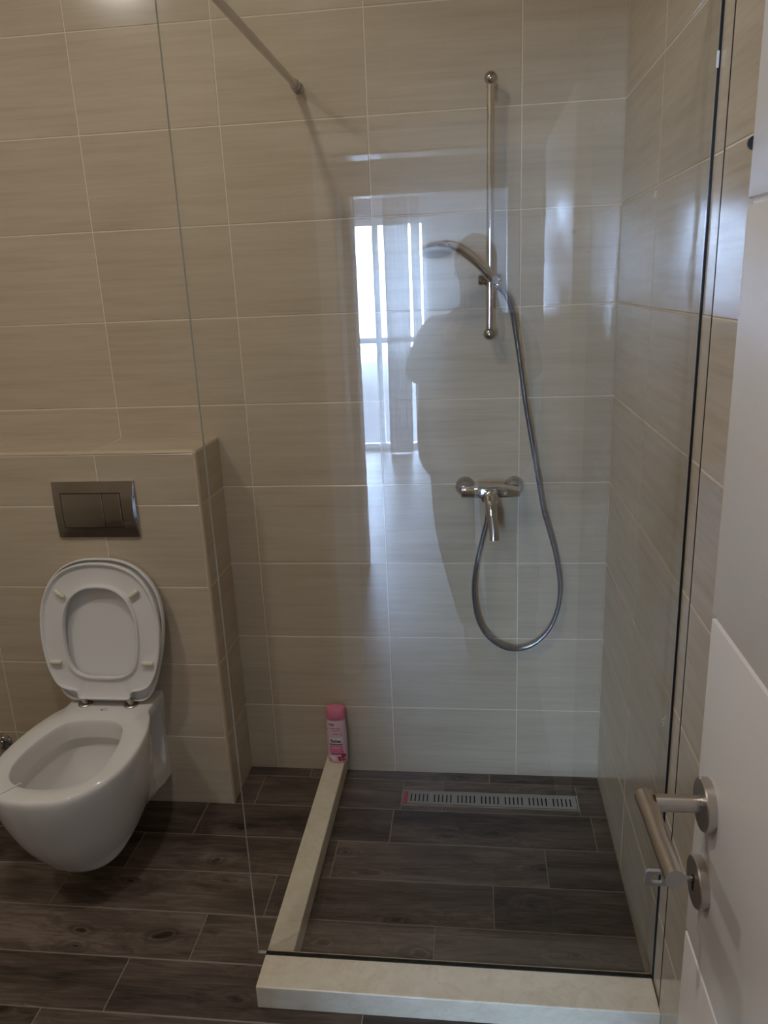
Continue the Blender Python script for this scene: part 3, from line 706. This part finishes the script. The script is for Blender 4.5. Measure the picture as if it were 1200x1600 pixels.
ST = [(0.012, 0), (0.012, .030), (0.012, .060), (.013, .078), (.018, .081), (.034, .083), (.037, .098), (.044, .126), (.058, .145), (.085, .160), (.125, .172), (.18, .1805), (.24, .1815), (.29, .175), (.33, .161), (.367, .138), (.396, .105), (.412, .067), (.419, .030), (.420, 0)]
SH = [(.080, 0), (.081, .040), (.088, .068), (.105, .090), (.135, .1035), (.19, .110), (.25, .108), (.295, .094), (.325, .070), (.342, .038), (.347, 0)]
so = resamp(ST, 60); si_ = resamp(SH, 60)
def both(half, off, d, inner=False):
    r = []
    for i, (x, s) in enumerate(half):
        a = half[max(i-1, 0)]; b = half[min(i+1, len(half)-1)]; tx, ty = b[0]-a[0], b[1]-a[1]; l = math.hypot(tx, ty) or 1
        if i == len(half)-1: tx, ty, l = -1, 0, 1
        if i == 0 and inner: tx, ty, l = 1, 0, 1
        nx, ny = ty/l, -tx/l
        oe = off if (inner or s > .07) else off*(.25+.75*max(0, s-.03)/.04)
        r.append((max(0, x-nx*oe), s-ny*oe))
    if inner: r[0] = (0, r[0][1]); 
    r[-1] = (0, r[-1][1])
    return [lp(x, s, d) for x, s in r]+[lp(-x, s, d) for x, s in reversed(r[:-1])]
DS = -.022    # front of the seat
R_ = [both(so, .002, -.004), both(so, 0, -.006), both(so, 0, DS), both(so, .0015, DS-.0015), both(so, .0045, DS-.0015), both(so, .0065, DS), both(so, .010, DS+.0065), both(so, .016, DS+.008)]
I_ = [both(si_, -.014, DS+.008, True), both(si_, -.009, DS+.0065, True), both(si_, -.006, DS-.0015, True), both(si_, -.0015, DS-.0022, True), both(si_, 0, DS, True), both(si_, 0, -.006, True), both(si_, -.002, -.004, True)]
bm = B(); V_ = [[bm.verts.new(p) for p in r] for r in R_+I_]; n = len(V_[0])
for a, b in zip(V_, V_[1:]+V_[:1]):
    for k in range(n): bm.faces.new((a[k], a[(k+1) % n], b[(k+1) % n], b[k]))
bmesh.ops.remove_doubles(bm, verts=bm.verts[:], dist=1e-6); recalc(bm)
seat = link('seat', bm, M['plastic'], t, True, 50)
for (x, s, ang) in ((-.113, .330, -40), (.113, .330, 40), (-.141, .124, 0), (.141, .124, 0)):
    bm = B(); a = math.radians(ang); dx, ds = math.cos(a)*.0145, math.sin(a)*.0145
    tube(bm, [lp(x-dx*1.15, s-ds*1.15, DS-.001), lp(x-dx, s-ds, DS-.002), lp(x+dx, s+ds, DS-.002), lp(x+dx*1.15, s+ds*1.15, DS-.001)], [.0042, .0068, .0068, .0042], 16)
    link('bumper', bm, M['bumper'], seat, True, 60)
for x in (-.0715, .0715):
    cx = TX-0.004+x
    bm = B(); lathe(bm, (cx, -0.288, .4003), (0, 0, 1), [(0, .0215), (.0025, .0215), (.0045, .019), (.005, .008), (.012, .006), (.016, .006)], 28)
    tube(bm, [(cx-.009, -0.290, .4155), (cx+.009, -0.290, .4155)], .0052, 16)
    box(bm, cx-.005, cx+.005, -.2985, -.287, .410, .428, .001)
    link('hinge', bm, M['steel'], t, True, 35)
# small oval maker's mark on the deck, and a white plastic strip across the rim
bm = B(); mx_, my_ = TX-0.004, -0.318
def oval(cx, cy, a, b, t0, t1, rot, n=18): return [(cx+a*math.cos(q)*math.cos(rot)-b*math.sin(q)*math.sin(rot), cy+a*math.cos(q)*math.sin(rot)+b*math.sin(q)*math.cos(rot), .4006) for q in [t0+(t1-t0)*k/n for k in range(n+1)]]
tube(bm, oval(mx_, my_, .0105, .005, 0.5, 6.0, .2), .0005, 6); tube(bm, oval(mx_-.004, my_, .004, .003, 1.0, 5.0, .2), .0004, 6)
link('maker_mark', bm, M['grey'], t)
bm = B()
path = [(-.3500, -.6690, .386), (-.3505, -.6705, .398), (-.3530, -.6730, .4018), (-.362, -.687, .4020), (-.374, -.708, .4020), (-.388, -.7255, .4005), (-.3915, -.7300, .392), (-.3925, -.7315, .375)]
tube(bm, catmull(path, 4), .0016, 8); link('plastic_strip', bm, M['white'], t, True)

# angle valve beside the toilet ----------------------------------------------
t = thing('angle_valve', (-0.727, BY-0.001, 0.205), 'small chrome angle valve on the tiled wall left of the toilet', 'valve')
bm = B(); lathe(bm, (-0.727, BY-0.0012, 0.205), (0, -1, 0), [(0, .030), (.004, .029), (.010, .020), (.014, .012)], 32); link('wall_rose', bm, M['darkchrome'], t, True, 40)
bm = B(); lathe(bm, (-0.727, BY-0.014, 0.205), (0, -1, 0), [(0, .010), (.030, .010)], 24); lathe(bm, (-0.727, BY-0.030, 0.200), (0, 0, 1), [(0, .009), (.030, .009), (.032, .007)], 20); link('valve_body', bm, M['chrome'], t, True, 40)
bm = B(); lathe(bm, (-0.727, BY-0.044, 0.205), (0, -1, 0), [(0, .012), (.003, .016), (.018, .015), (.020, .012)], 8); link('valve_knob', bm, M['darkchrome'], t)

# ---------------------------------------------------------------- shower gel bottle
t = thing('shower_gel_bottle', (0.330, -0.033, KH), 'pink and white shower gel bottle standing on the marble kerb end', 'bottle')
BC = (0.330, -0.034)
def oring(w, d, z, n=40, e=.85): return [(BC[0]+w*math.copysign(abs(math.cos(a))**e, math.cos(a)), BC[1]+d*math.copysign(abs(math.sin(a))**e, math.sin(a)), z) for a in [2*PI*k/n for k in range(n)]]
zb_ = KH+0.0002
BW = [(0, .030, .018), (.003, .0325, .0205), (.02, .0335, .022), (.08, .0335, .022), (.13, .0318, .021), (.155, .0305, .020), (.158, .029, .0185)]
bm = B(); loft(bm, [oring(w, d, zb_+h) for h, w, d in BW]); recalc(bm); body = link('bottle_body', bm, M['palepink'], t, True, 50)
bm = B(); loft(bm, [oring(w, d, zb_+h) for h, w, d in ((.1575, .0305, .020), (.159, .0318, .021), (.175, .0318, .0212), (.1755, .0312, .0206), (.177, .0312, .0206), (.1775, .0318, .0212), (.193, .0310, .0200), (.1965, .0285, .0175))]); recalc(bm); link('cap', bm, M['pink'], t, True, 35)
def bsurf(x, h):
    w = interp([(a, b) for a, b, c in BW], h); d = interp([(a, c) for a, b, c in BW], h); q = min(.999, abs((x)/w)); th_ = math.acos(q**(1/.85)); return BC[1]-d*math.sin(th_)**.85
def wrap(name, me_src, x0, h0, mat, off=.0003):
    bm = B(); bm.from_mesh(me_src)
    for v in bm.verts:
        x, h = x0+v.co.x, h0+v.co.y
        v.co = Vector((BC[0]+x, bsurf(x, h)-off, zb_+h))
    return link(name, bm, mat, body)
def text_mesh(s, size, bold=0.0):
    cu = bpy.data.curves.new('lettering', 'FONT'); cu.body = s; cu.size = size; cu.align_x = 'CENTER'; cu.offset = bold; cu.resolution_u = 3
    o = bpy.data.objects.new('lettering', cu); C.objects.link(o); bpy.context.view_layer.update()
    me = bpy.data.meshes.new_from_object(o.evaluated_get(bpy.context.evaluated_depsgraph_get())); bpy.data.objects.remove(o); return me
def patch_mesh(w, h, n=10, m=2, rad=0.0):
    bm = B(); V_ = [[bm.verts.new((-w/2+w*i/n, -h/2+h*j/m, 0)) for i in range(n+1)] for j in range(m+1)]
    for j in range(m):
        for i in range(n): bm.faces.new((V_[j][i], V_[j][i+1], V_[j+1][i+1], V_[j+1][i]))
    me = bpy.data.meshes.new('patch'); bm.to_mesh(me); bm.free(); return me
def dashes(widths, h, gap=.0012):
    bm = B(); tot = sum(widths)+gap*(len(widths)-1); x = -tot/2
    for k, w in enumerate(widths):
        y = h*.18*((k*7) % 3-1); bm.faces.new([bm.verts.new(p) for p in ((x, y-h/2, 0), (x+w, y-h/2, 0), (x+w, y+h/2, 0), (x, y+h/2, 0))]); x += w+gap
    me = bpy.data.meshes.new('dashes'); bm.to_mesh(me); bm.free(); return me
def disc_mesh(r, n=14, sy=1.0):
    bm = B(); bm.faces.new([bm.verts.new((r*math.cos(2*PI*k/n), r*sy*math.sin(2*PI*k/n), 0)) for k in range(n)])
    me = bpy.data.meshes.new('disc'); bm.to_mesh(me); bm.free(); return me
wrap('label_band', patch_mesh(.040, .020), -.001, .085, M['white'], .0003)
wrap('brand_lettering', text_mesh('Balea', .0165, .0005), -.001, .0785, M['navy'], .0006)
wrap('label_stripe', patch_mesh(.042, .0042), -.001, .0715, M['purple'], .0004)
wrap('label_panel', patch_mesh(.044, .030, m=4), -.001, .0525, M['pink'], .0003)
wrap('small_print', dashes([.0035, .0028, .004, .003, .0038, .003], .0028), -.001, .059, M['white'], .0006)
wrap('label_stripe', patch_mesh(.040, .004), .001, .0355, M['purple'], .0004)
wrap('small_print', dashes([.0028, .003, .0025], .0022, .0009), -.012, .1432, M['white'], .0007)
wrap('label_patch', patch_mesh(.015, .007), -.012, .1432, M['purple'], .0004)
wrap('small_print', dashes([.004, .0032, .0042, .0022, .0036, .0044, .003], .0030), 0, .129, M['rose'], .0005)
wrap('small_print', dashes([.003, .0044, .0028, .0036, .004, .003], .0028), .001, .1215, M['grey'], .0005)
wrap('small_print', dashes([.0036, .003, .0042, .0034], .0030), .001, .109, M['rose'], .0005)
rb = random.Random(4)
for (x, h, r, mt) in ((.016, .020, .0085, 'berry'), (.022, .029, .007, 'berry'), (.010, .014, .006, 'berry'), (.007, .022, .005, 'berry'), (.022, .012, .006, 'rose'), (-.012, .020, .0085, 'white'), (-.022, .012, .006, 'pink'), (-.020, .026, .004, 'white'),
                      (.020, .045, .0018, 'navy'), (.023, .040, .0015, 'navy'), (.017, .105, .0016, 'navy'), (.019, .110, .0014, 'rose'), (-.027, .125, .0016, 'navy'), (.022, .085, .005, 'greenish'), (-.026, .100, .004, 'greenish')):
    wrap('berry_print', disc_mesh(r), x, h, M[mt], .0003+.00005*rb.randint(1, 6))

# ---------------------------------------------------------------- bathroom door leaf with handle and key
FXF, FE, HE = 1.031, -1.452, -2.262
t = thing('bathroom_door', (FXF, HE, 0.008), 'white grooved bathroom door standing open against the right wall', 'door')
bm = B(); gz = [0.008, 0.42, 0.82, 1.222, 1.622, 2.0]
for a, b in zip(gz, gz[1:]):
    box(bm, FXF, FXF+0.04, HE, FE, a+(.0028 if a > .1 else 0), b-(.0028 if b < 1.9 else 0), 0.0012)
box(bm, FXF+0.004, FXF+0.036, HE+.002, FE-.003, 0.02, 1.99)
link('door_leaf', bm, M['door'], t, True, 30)
RY, RZ = -1.497, 1.026
for side in (-1, 1):
    fx = FXF if side < 0 else FXF+0.04
    ax = (side, 0, 0)
    bm = B(); lathe(bm, (fx, RY, RZ), ax, [(-.0005, .0280), (.0085, .0280), (.0100, .0268), (.0103, .012)], 48); link('handle_rose', bm, M['steel'], t, True, 35)
    hx = fx+side*0.064
    P_ = [(fx+side*.010, RY, RZ), (fx+side*.040, RY, RZ), (fx+side*.050, RY-.001, RZ), (hx, RY-.006, RZ-.001), (hx+side*.003, RY-.030, RZ-.001), (hx+side*.0045, RY-.065, RZ-.001), (hx+side*.003, RY-.105, RZ), (hx-side*.002, RY-.138, RZ)]
    if side < 0:
        bm = B(); tube(bm, [P_[0], P_[1], (fx+side*.056, RY, RZ)], .0092, 24)
        h_ = link('lever_neck', bm, M['steel'], t, True, 40)
        bm = B(); tube(bm, catmull([(hx-.002, RY+.010, RZ+.002), (hx-.0005, RY-.004, RZ), (hx+.0008, RY-.020, RZ-.0012), (hx+.0012, RY-.055, RZ-.001), (hx+.0016, RY-.088, RZ+.0005), (hx+.002, RY-.114, RZ+.002)], 6), .0098, 28)
        link('lever', bm, M['steel'], t, True, 40)
    else:
        bm = B(); tube(bm, [P_[0], P_[1], (fx+side*.056, RY, RZ)], .0092, 24); tube(bm, [(hx, RY+.009, RZ), (hx, RY-.12, RZ)], .0098, 24); link('lever', bm, M['steel'], t, True, 40)
    bm = B(); lathe(bm, (fx, RY, RZ-.099), ax, [(-.0005, .0280), (.0085, .0280), (.0100, .0268), (.0103, .0)], 48); kr = link('key_rose', bm, M['steel'], t, True, 35)
    if side < 0:
        bm = B(); zz = RZ-.099
        lathe(bm, (fx-.0104, RY, zz+.004), (-1, 0, 0), [(0, .0045), (.0004, .0045)], 20); box(bm, fx-.0108, fx-.0104, RY-.0022, RY+.0022, zz-.011, zz+.004); link('keyhole', bm, M['slot'], t)
for z in (0.25, 1.05, 1.8):
    bm = B(); tube(bm, [(FXF-.004, HE-.010, z-.045), (FXF-.004, HE-.010, z+.045)], .007, 16); box(bm, FXF-.004, FXF+.004, HE-.010, HE+.002, z-.04, z+.04); link('hinge', bm, M['steel'], t, True, 35)
bm = B(); lathe(bm, (FXF+.002, FE-.0004, 1.670), (0, 1, 0), [(0, .006), (.003, .006), (.006, .004), (.0065, 0)], 20); tag(link('bumper_stud', bm, M['black'], t, True, 40), label='small black stud')
# key in the lock
zk = RZ-.099+.004; kx = FXF-.0110
t = thing('door_key', (kx, RY, zk), 'small key with a cloudy plastic bow sticking out of the door lock', 'key')
bm = B(); tube(bm, [(kx+.004, RY, zk), (kx-.026, RY, zk)], .0028, 12); link('key_shaft', bm, M['steel'], t, True, 40)
bm = B()
# bow: rounded plate with a slot-shaped hole, lying in the plane x-z turned a little
kc = Vector((kx-.038, RY-.001, zk)); e1 = Vector((-1, 0, 0)); e2 = Vector((0, -.25, 1)).normalized(); e3 = e1.cross(e2)
def rr_ring(hx_, hz_, rad, off, n=6):
    o_ = []
    for (sx_, sz_, a0) in ((1, 1, 0), (-1, 1, 90), (-1, -1, 180), (1, -1, 270)):
        for k in range(n+1):
            a = math.radians(a0+90*k/n); o_.append(kc+e1*(sx_*(hx_-rad)+rad*math.cos(a))+e2*(sz_*(hz_-rad)+rad*math.sin(a))+e3*off)
    return o_
rg = [rr_ring(.0125, .0125, .004, -.0018), rr_ring(.0132, .0132, .0045, 0), rr_ring(.0125, .0125, .004, .0018), rr_ring(.0062, .0075, .003, .0018), rr_ring(.0058, .0071, .003, 0), rr_ring(.0062, .0075, .003, -.0018)]
V_ = [[bm.verts.new(p) for p in r] for r in rg]; n = len(V_[0])
for a, b in zip(V_, V_[1:]+V_[:1]):
    for k in range(n): bm.faces.new((a[k], a[(k+1) % n], b[(k+1) % n], b[k]))
recalc(bm); tag(link('key_bow', bm, M['clear'], t, True, 40), label='cloudy grey plastic bow')

# ---------------------------------------------------------------- the person taking the photograph, seen in the glass
PX, PY = 0.815, -2.56
pt = thing('person', (PX, PY, 0), 'person in dark jacket and trousers holding up a phone, reflected in the glass', 'person')
def skin_obj(name, verts, edges, radii, mat, root=0, sub=2, parent=pt):
    me = bpy.data.meshes.new(name+'_skeleton'); me.from_pydata([tuple(v) for v in verts], edges, [])
    o = bpy.data.objects.new(name+'_skeleton', me); C.objects.link(o)
    md = o.modifiers.new('skin', 'SKIN'); md.branch_smoothing = 0.6
    for i, r in enumerate(radii):
        sv = me.skin_vertices[0].data[i]; sv.radius = r if isinstance(r, tuple) else (r, r); sv.use_root = (i == root)
    sd = o.modifiers.new('sub', 'SUBSURF'); sd.levels = sub; sd.render_levels = sub
    bpy.context.view_layer.update()
    m2 = bpy.data.meshes.new_from_object(o.evaluated_get(bpy.context.evaluated_depsgraph_get())); m2.name = name
    bpy.data.objects.remove(o); m2.materials.clear(); m2.materials.append(mat)
    for p in m2.polygons: p.use_smooth = True
    r_ = bpy.data.objects.new(name, m2); C.objects.link(r_)
    if parent: r_.parent = parent; r_.matrix_parent_inverse = Matrix.Translation(parent.location).inverted()
    return r_
phone_c = CAM-FW*0.0085+RT*0.020-UP*0.058
def ph(x, z, d=0.0): return phone_c+RT*x+UP*z-FW*d     # phone frame; d goes towards the person
J = dict(pelvis=(.79, -2.56, .96), waist=(.785, -2.57, 1.10), chest=(.785, -2.59, 1.30), neck0=(.79, -2.60, 1.44), neck=(.79, -2.585, 1.51), head=(.795, -2.565, 1.60), crown=(.795, -2.575, 1.69),
         shL=(.625, -2.59, 1.40), elL=(.555, -2.52, 1.19), wrL=(.715, -2.315, 1.405), shR=(.955, -2.59, 1.40), elR=(1.005, -2.50, 1.20), wrR=(.885, -2.325, 1.395),
         hipL=(.685, -2.56, .90), knL=(.702, -2.54, .50), anL=(.78, -2.575, .09), hipR=(.88, -2.56, .90), knR=(.885, -2.54, .50), anR=(.90, -2.575, .09), toL=(.785, -2.44, .035), toR=(.905, -2.44, .035), heL=(.78, -2.60, .035), heR=(.90, -2.60, .035))
def V3(k): return Vector(J[k])
# body: one surface incl. hands with five fingers
names = ['pelvis', 'waist', 'chest', 'neck0', 'neck', 'shL', 'elL', 'wrL', 'shR', 'elR', 'wrR', 'hipL', 'knL', 'anL', 'hipR', 'knR', 'anR', 'toL', 'toR', 'head', 'crown']
vs = [V3(k) for k in names]; idx = {k: i for i, k in enumerate(names)}
es = [('pelvis', 'waist'), ('waist', 'chest'), ('chest', 'neck0'), ('neck0', 'neck'), ('chest', 'shL'), ('shL', 'elL'), ('elL', 'wrL'), ('chest', 'shR'), ('shR', 'elR'), ('elR', 'wrR'), ('pelvis', 'hipL'), ('hipL', 'knL'), ('knL', 'anL'), ('pelvis', 'hipR'), ('hipR', 'knR'), ('knR', 'anR'), ('anL', 'toL'), ('anR', 'toR'), ('neck', 'head'), ('head', 'crown')]
es = [(idx[a], idx[b]) for a, b in es]
rd = {'pelvis': (.13, .10), 'waist': (.13, .10), 'chest': (.15, .11), 'neck0': .075, 'neck': .055, 'shL': .058, 'elL': .042, 'wrL': .027, 'shR': .058, 'elR': .042, 'wrR': .027, 'hipL': .085, 'knL': .056, 'anL': .040, 'hipR': .085, 'knR': .056, 'anR': .040, 'toL': .035, 'toR': .035, 'head': (.078, .092), 'crown': (.062, .075)}
rs = [rd[k] for k in names]
def add_hand(wr, side):
    """hand gripping the phone side; fingers behind the phone, thumb on the near face"""
    w = idx[wr]; palm = ph(side*.052, -.018, .018); vs.append(palm); rs.append((.020, .013)); pi = len(vs)-1; es.append((w, pi))
    kn = ph(side*.050, .008, .004)
    for i, (dz, ln) in enumerate(((.030, .9), (.010, 1.0), (-.010, .95), (-.029, .8))):
        a = ph(side*.052, dz-.006, .012); b_ = ph(side*.050, dz, -.0025-.008*0); c_ = ph(side*(.050-.012*ln), dz+.002, -.004)
        vs.extend([a, ph(side*.051, dz-.002, -.001), c_]); rs.extend([.0088, .0080, .0070]); k = len(vs)-3
        es.extend([(pi, k), (k, k+1), (k+1, k+2)])
    a = ph(side*.046, -.030, .020); b_ = ph(side*.034, -.018, .016); c_ = ph(side*.022, -.004, .013)
    vs.extend([a, b_, c_]); rs.extend([.0105, .0092, .0080]); k = len(vs)-3; es.extend([(pi, k), (k, k+1), (k+1, k+2)])
add_hand('wrL', -1); add_hand('wrR', 1)
bodyo = skin_obj('body', vs, es, rs, M['skin'])
# head with face
def ell(bm, c, r, n=24, rot=None):
    m_ = Matrix.Translation(c) @ (rot if rot else Matrix()) @ Matrix.Diagonal((*r, 1)); bmesh.ops.create_uvsphere(bm, u_segments=n, v_segments=n//2+4, radius=1, matrix=m_)
HC = Vector((.795, -2.560, 1.615))
bm = B(); ell(bm, HC, (.074, .094, .112))
for v in bm.verts:
    d = v.co-HC
    if d.z < -0.02: v.co.x = HC.x+d.x*(1+0.28*(d.z+.02)/.09)          # jaw narrows
    if d.y > 0.05 and abs(d.x) < .016 and -.045 < d.z < .012: v.co.y += .020*(1-abs(d.x)/.016)*(1-abs(d.z+.018)/.04)   # nose
    for sx_ in (-1, 1):
        q = math.hypot(d.x-sx_*.031, d.z-.004)
        if q < .018 and d.y > 0: v.co.y -= .010*(1-q/.018)            # eye sockets
fh = link('face', bm, M['skin'], pt, True)
for sx_ in (-1, 1):
    bm = B(); ell(bm, HC+Vector((sx_*.031, .0745, .004)), (.0105, .0085, .0065), 16); link('eye', bm, M['white'], fh, True)
    bm = B(); ell(bm, HC+Vector((sx_*.076, -.004, -.004)), (.008, .018, .030), 16); link('ear', bm, M['skin'], fh, True)
bm = B(); ell(bm, HC+Vector((0, .083, -.052)), (.024, .008, .006), 16); link('mouth', bm, M['rose'], fh, True)
bm = B(); ell(bm, HC+Vector((0, -.014, .022)), (.084, .098, .105))
bmesh.ops.delete(bm, geom=[f for f in bm.faces if (f.calc_center_median()-HC).y > .035 and (f.calc_center_median()-HC).z < .062], context='FACES')
bmesh.ops.delete(bm, geom=[f for f in bm.faces if (f.calc_center_median()-HC).z < -.05], context='FACES')
h_ = link('hair', bm, M['hair'], pt, True)
# clothes
def torso(nm, mat, rings_, n=36):
    bm = B(); loft(bm, [[(cx+w*math.cos(2*PI*k/n), cy+d*math.sin(2*PI*k/n), z) for k in range(n)] for z, cx, cy, w, d in rings_]); recalc(bm); return link(nm, bm, mat, pt, True)
jk = ['chest', 'neck0', 'waist', 'pelvis', 'hem', 'shL', 'elL', 'wrL', 'shR', 'elR', 'wrR']
J['hem'] = (.785, -2.56, .86)
def along(a, b, f): return tuple(V3(a).lerp(V3(b), f))
J['cfL'] = along('elL', 'wrL', .92); J['cfR'] = along('elR', 'wrR', .92); J['col'] = (.79, -2.595, 1.455)
jk = ['chest', 'col', 'waist', 'pelvis', 'hem', 'shL', 'elL', 'cfL', 'shR', 'elR', 'cfR']
je = [('chest', 'col'), ('chest', 'waist'), ('waist', 'pelvis'), ('pelvis', 'hem'), ('chest', 'shL'), ('shL', 'elL'), ('elL', 'cfL'), ('chest', 'shR'), ('shR', 'elR'), ('elR', 'cfR')]
jr = {'chest': (.185, .125), 'col': .080, 'waist': (.205, .125), 'pelvis': (.225, .125), 'hem': (.235, .13), 'shL': .078, 'elL': .064, 'cfL': .040, 'shR': .078, 'elR': .064, 'cfR': .040}
skin_obj('jacket', [V3(k) for k in jk], [(jk.index(a), jk.index(b)) for a, b in je], [jr[k] for k in jk], M['shirt'], root=0)
jo = [o for o in bpy.data.objects if o.name == 'jacket'][0]
bm = B(); bm.from_mesh(jo.data)
loft(bm, [[(cx+w*math.cos(2*PI*k/40), cy+d*math.sin(2*PI*k/40), z) for k in range(40)] for z, cx, cy, w, d in
    ((.80, .79, -2.56, .170, .11), (.805, .79, -2.56, .205, .145), (.83, .79, -2.56, .222, .162), (.87, .79, -2.56, .236, .170), (.98, .79, -2.56, .240, .172), (1.06, .79, -2.562, .235, .163), (1.14, .79, -2.567, .228, .152), (1.22, .79, -2.575, .226, .148), (1.30, .79, -2.583, .218, .138), (1.36, .79, -2.588, .198, .122), (1.40, .79, -2.592, .168, .104), (1.43, .79, -2.595, .128, .090), (1.455, .79, -2.595, .088, .078), (1.47, .79, -2.595, .070, .070))])
recalc(bm); bm.to_mesh(jo.data); bm.free()
for p in jo.data.polygons: p.use_smooth = True
J['hpC'] = (.79, -2.56, .93); J['cuL'] = along('knL', 'anL', 1.04); J['cuR'] = along('knR', 'anR', 1.04)
tk = ['hpC', 'hipL', 'knL', 'cuL', 'hipR', 'knR', 'cuR']; te = [('hpC', 'hipL'), ('hipL', 'knL'), ('knL', 'cuL'), ('hpC', 'hipR'), ('hipR', 'knR'), ('knR', 'cuR')]
tr = {'hpC': (.12, .11), 'hipL': .118, 'knL': .086, 'cuL': .064, 'hipR': .105, 'knR': .078, 'cuR': .064}
skin_obj('trousers', [V3(k) for k in tk], [(tk.index(a), tk.index(b)) for a, b in te], [tr[k] for k in tk], M['trousers'], root=0)
for s in 'LR':
    skin_obj('shoe', [V3('he'+s)+Vector((0, 0, .012)), V3('an'+s)+Vector((0, 0, -.035)), V3('to'+s)+Vector((0, -.03, .008)), V3('to'+s)+Vector((0, .03, 0))], [(0, 1), (1, 2), (2, 3)], [(.042, .042), (.048, .048), (.046, .040), (.038, .030)], M['shoe'], root=1)
# phone: lens opening at the camera, body just behind it
t = thing('phone', tuple(phone_c), 'dark phone held up in both hands by the person, reflected in the glass', 'phone')
def phone_box(bm, x0, x1, z0, z1, d0, d1, rad=.008, n=5):
    def ring(d, ins=0):
        o_ = []
        for (sx_, sz_, a0) in ((1, 1, 0), (-1, 1, 90), (-1, -1, 180), (1, -1, 270)):
            cx = (x1-ins-rad) if sx_ > 0 else (x0+ins+rad); cz = (z1-ins-rad) if sz_ > 0 else (z0+ins+rad)
            for k in range(n+1):
                a = math.radians(a0+90*k/n); o_.append(ph(cx+rad*math.cos(a), cz+rad*math.sin(a), d))
        return o_
    loft(bm, [ring(d0, .001), ring(d0+.001), ring(d1-.001), ring(d1, .001)]); recalc(bm)
bm = B(); phone_box(bm, -.0375, .0375, -.080, .080, .0, .0085); link('phone_body', bm, M['phone'], t, True, 40)
bm = B(); phone_box(bm, -.034, .034, -.072, .072, .0086, .0092, .006)
sm, snt, SN, SL = new_mat('phone_screen'); SN['Principled BSDF'].inputs['Base Color'].default_value = (.03, .03, .03, 1); SN['Principled BSDF'].inputs['Emission Color'].default_value = (.5, .45, .4, 1); SN['Principled BSDF'].inputs['Emission Strength'].default_value = .3
link('screen', bm, sm, t)
bm = B(); lathe(bm, CAM-FW*.0085, FW, [(0, .009), (.002, .009), (.0025, .007)], 24); link('lens_ring', bm, M['darkchrome'], t, True, 40)

bpy.context.view_layer.update()
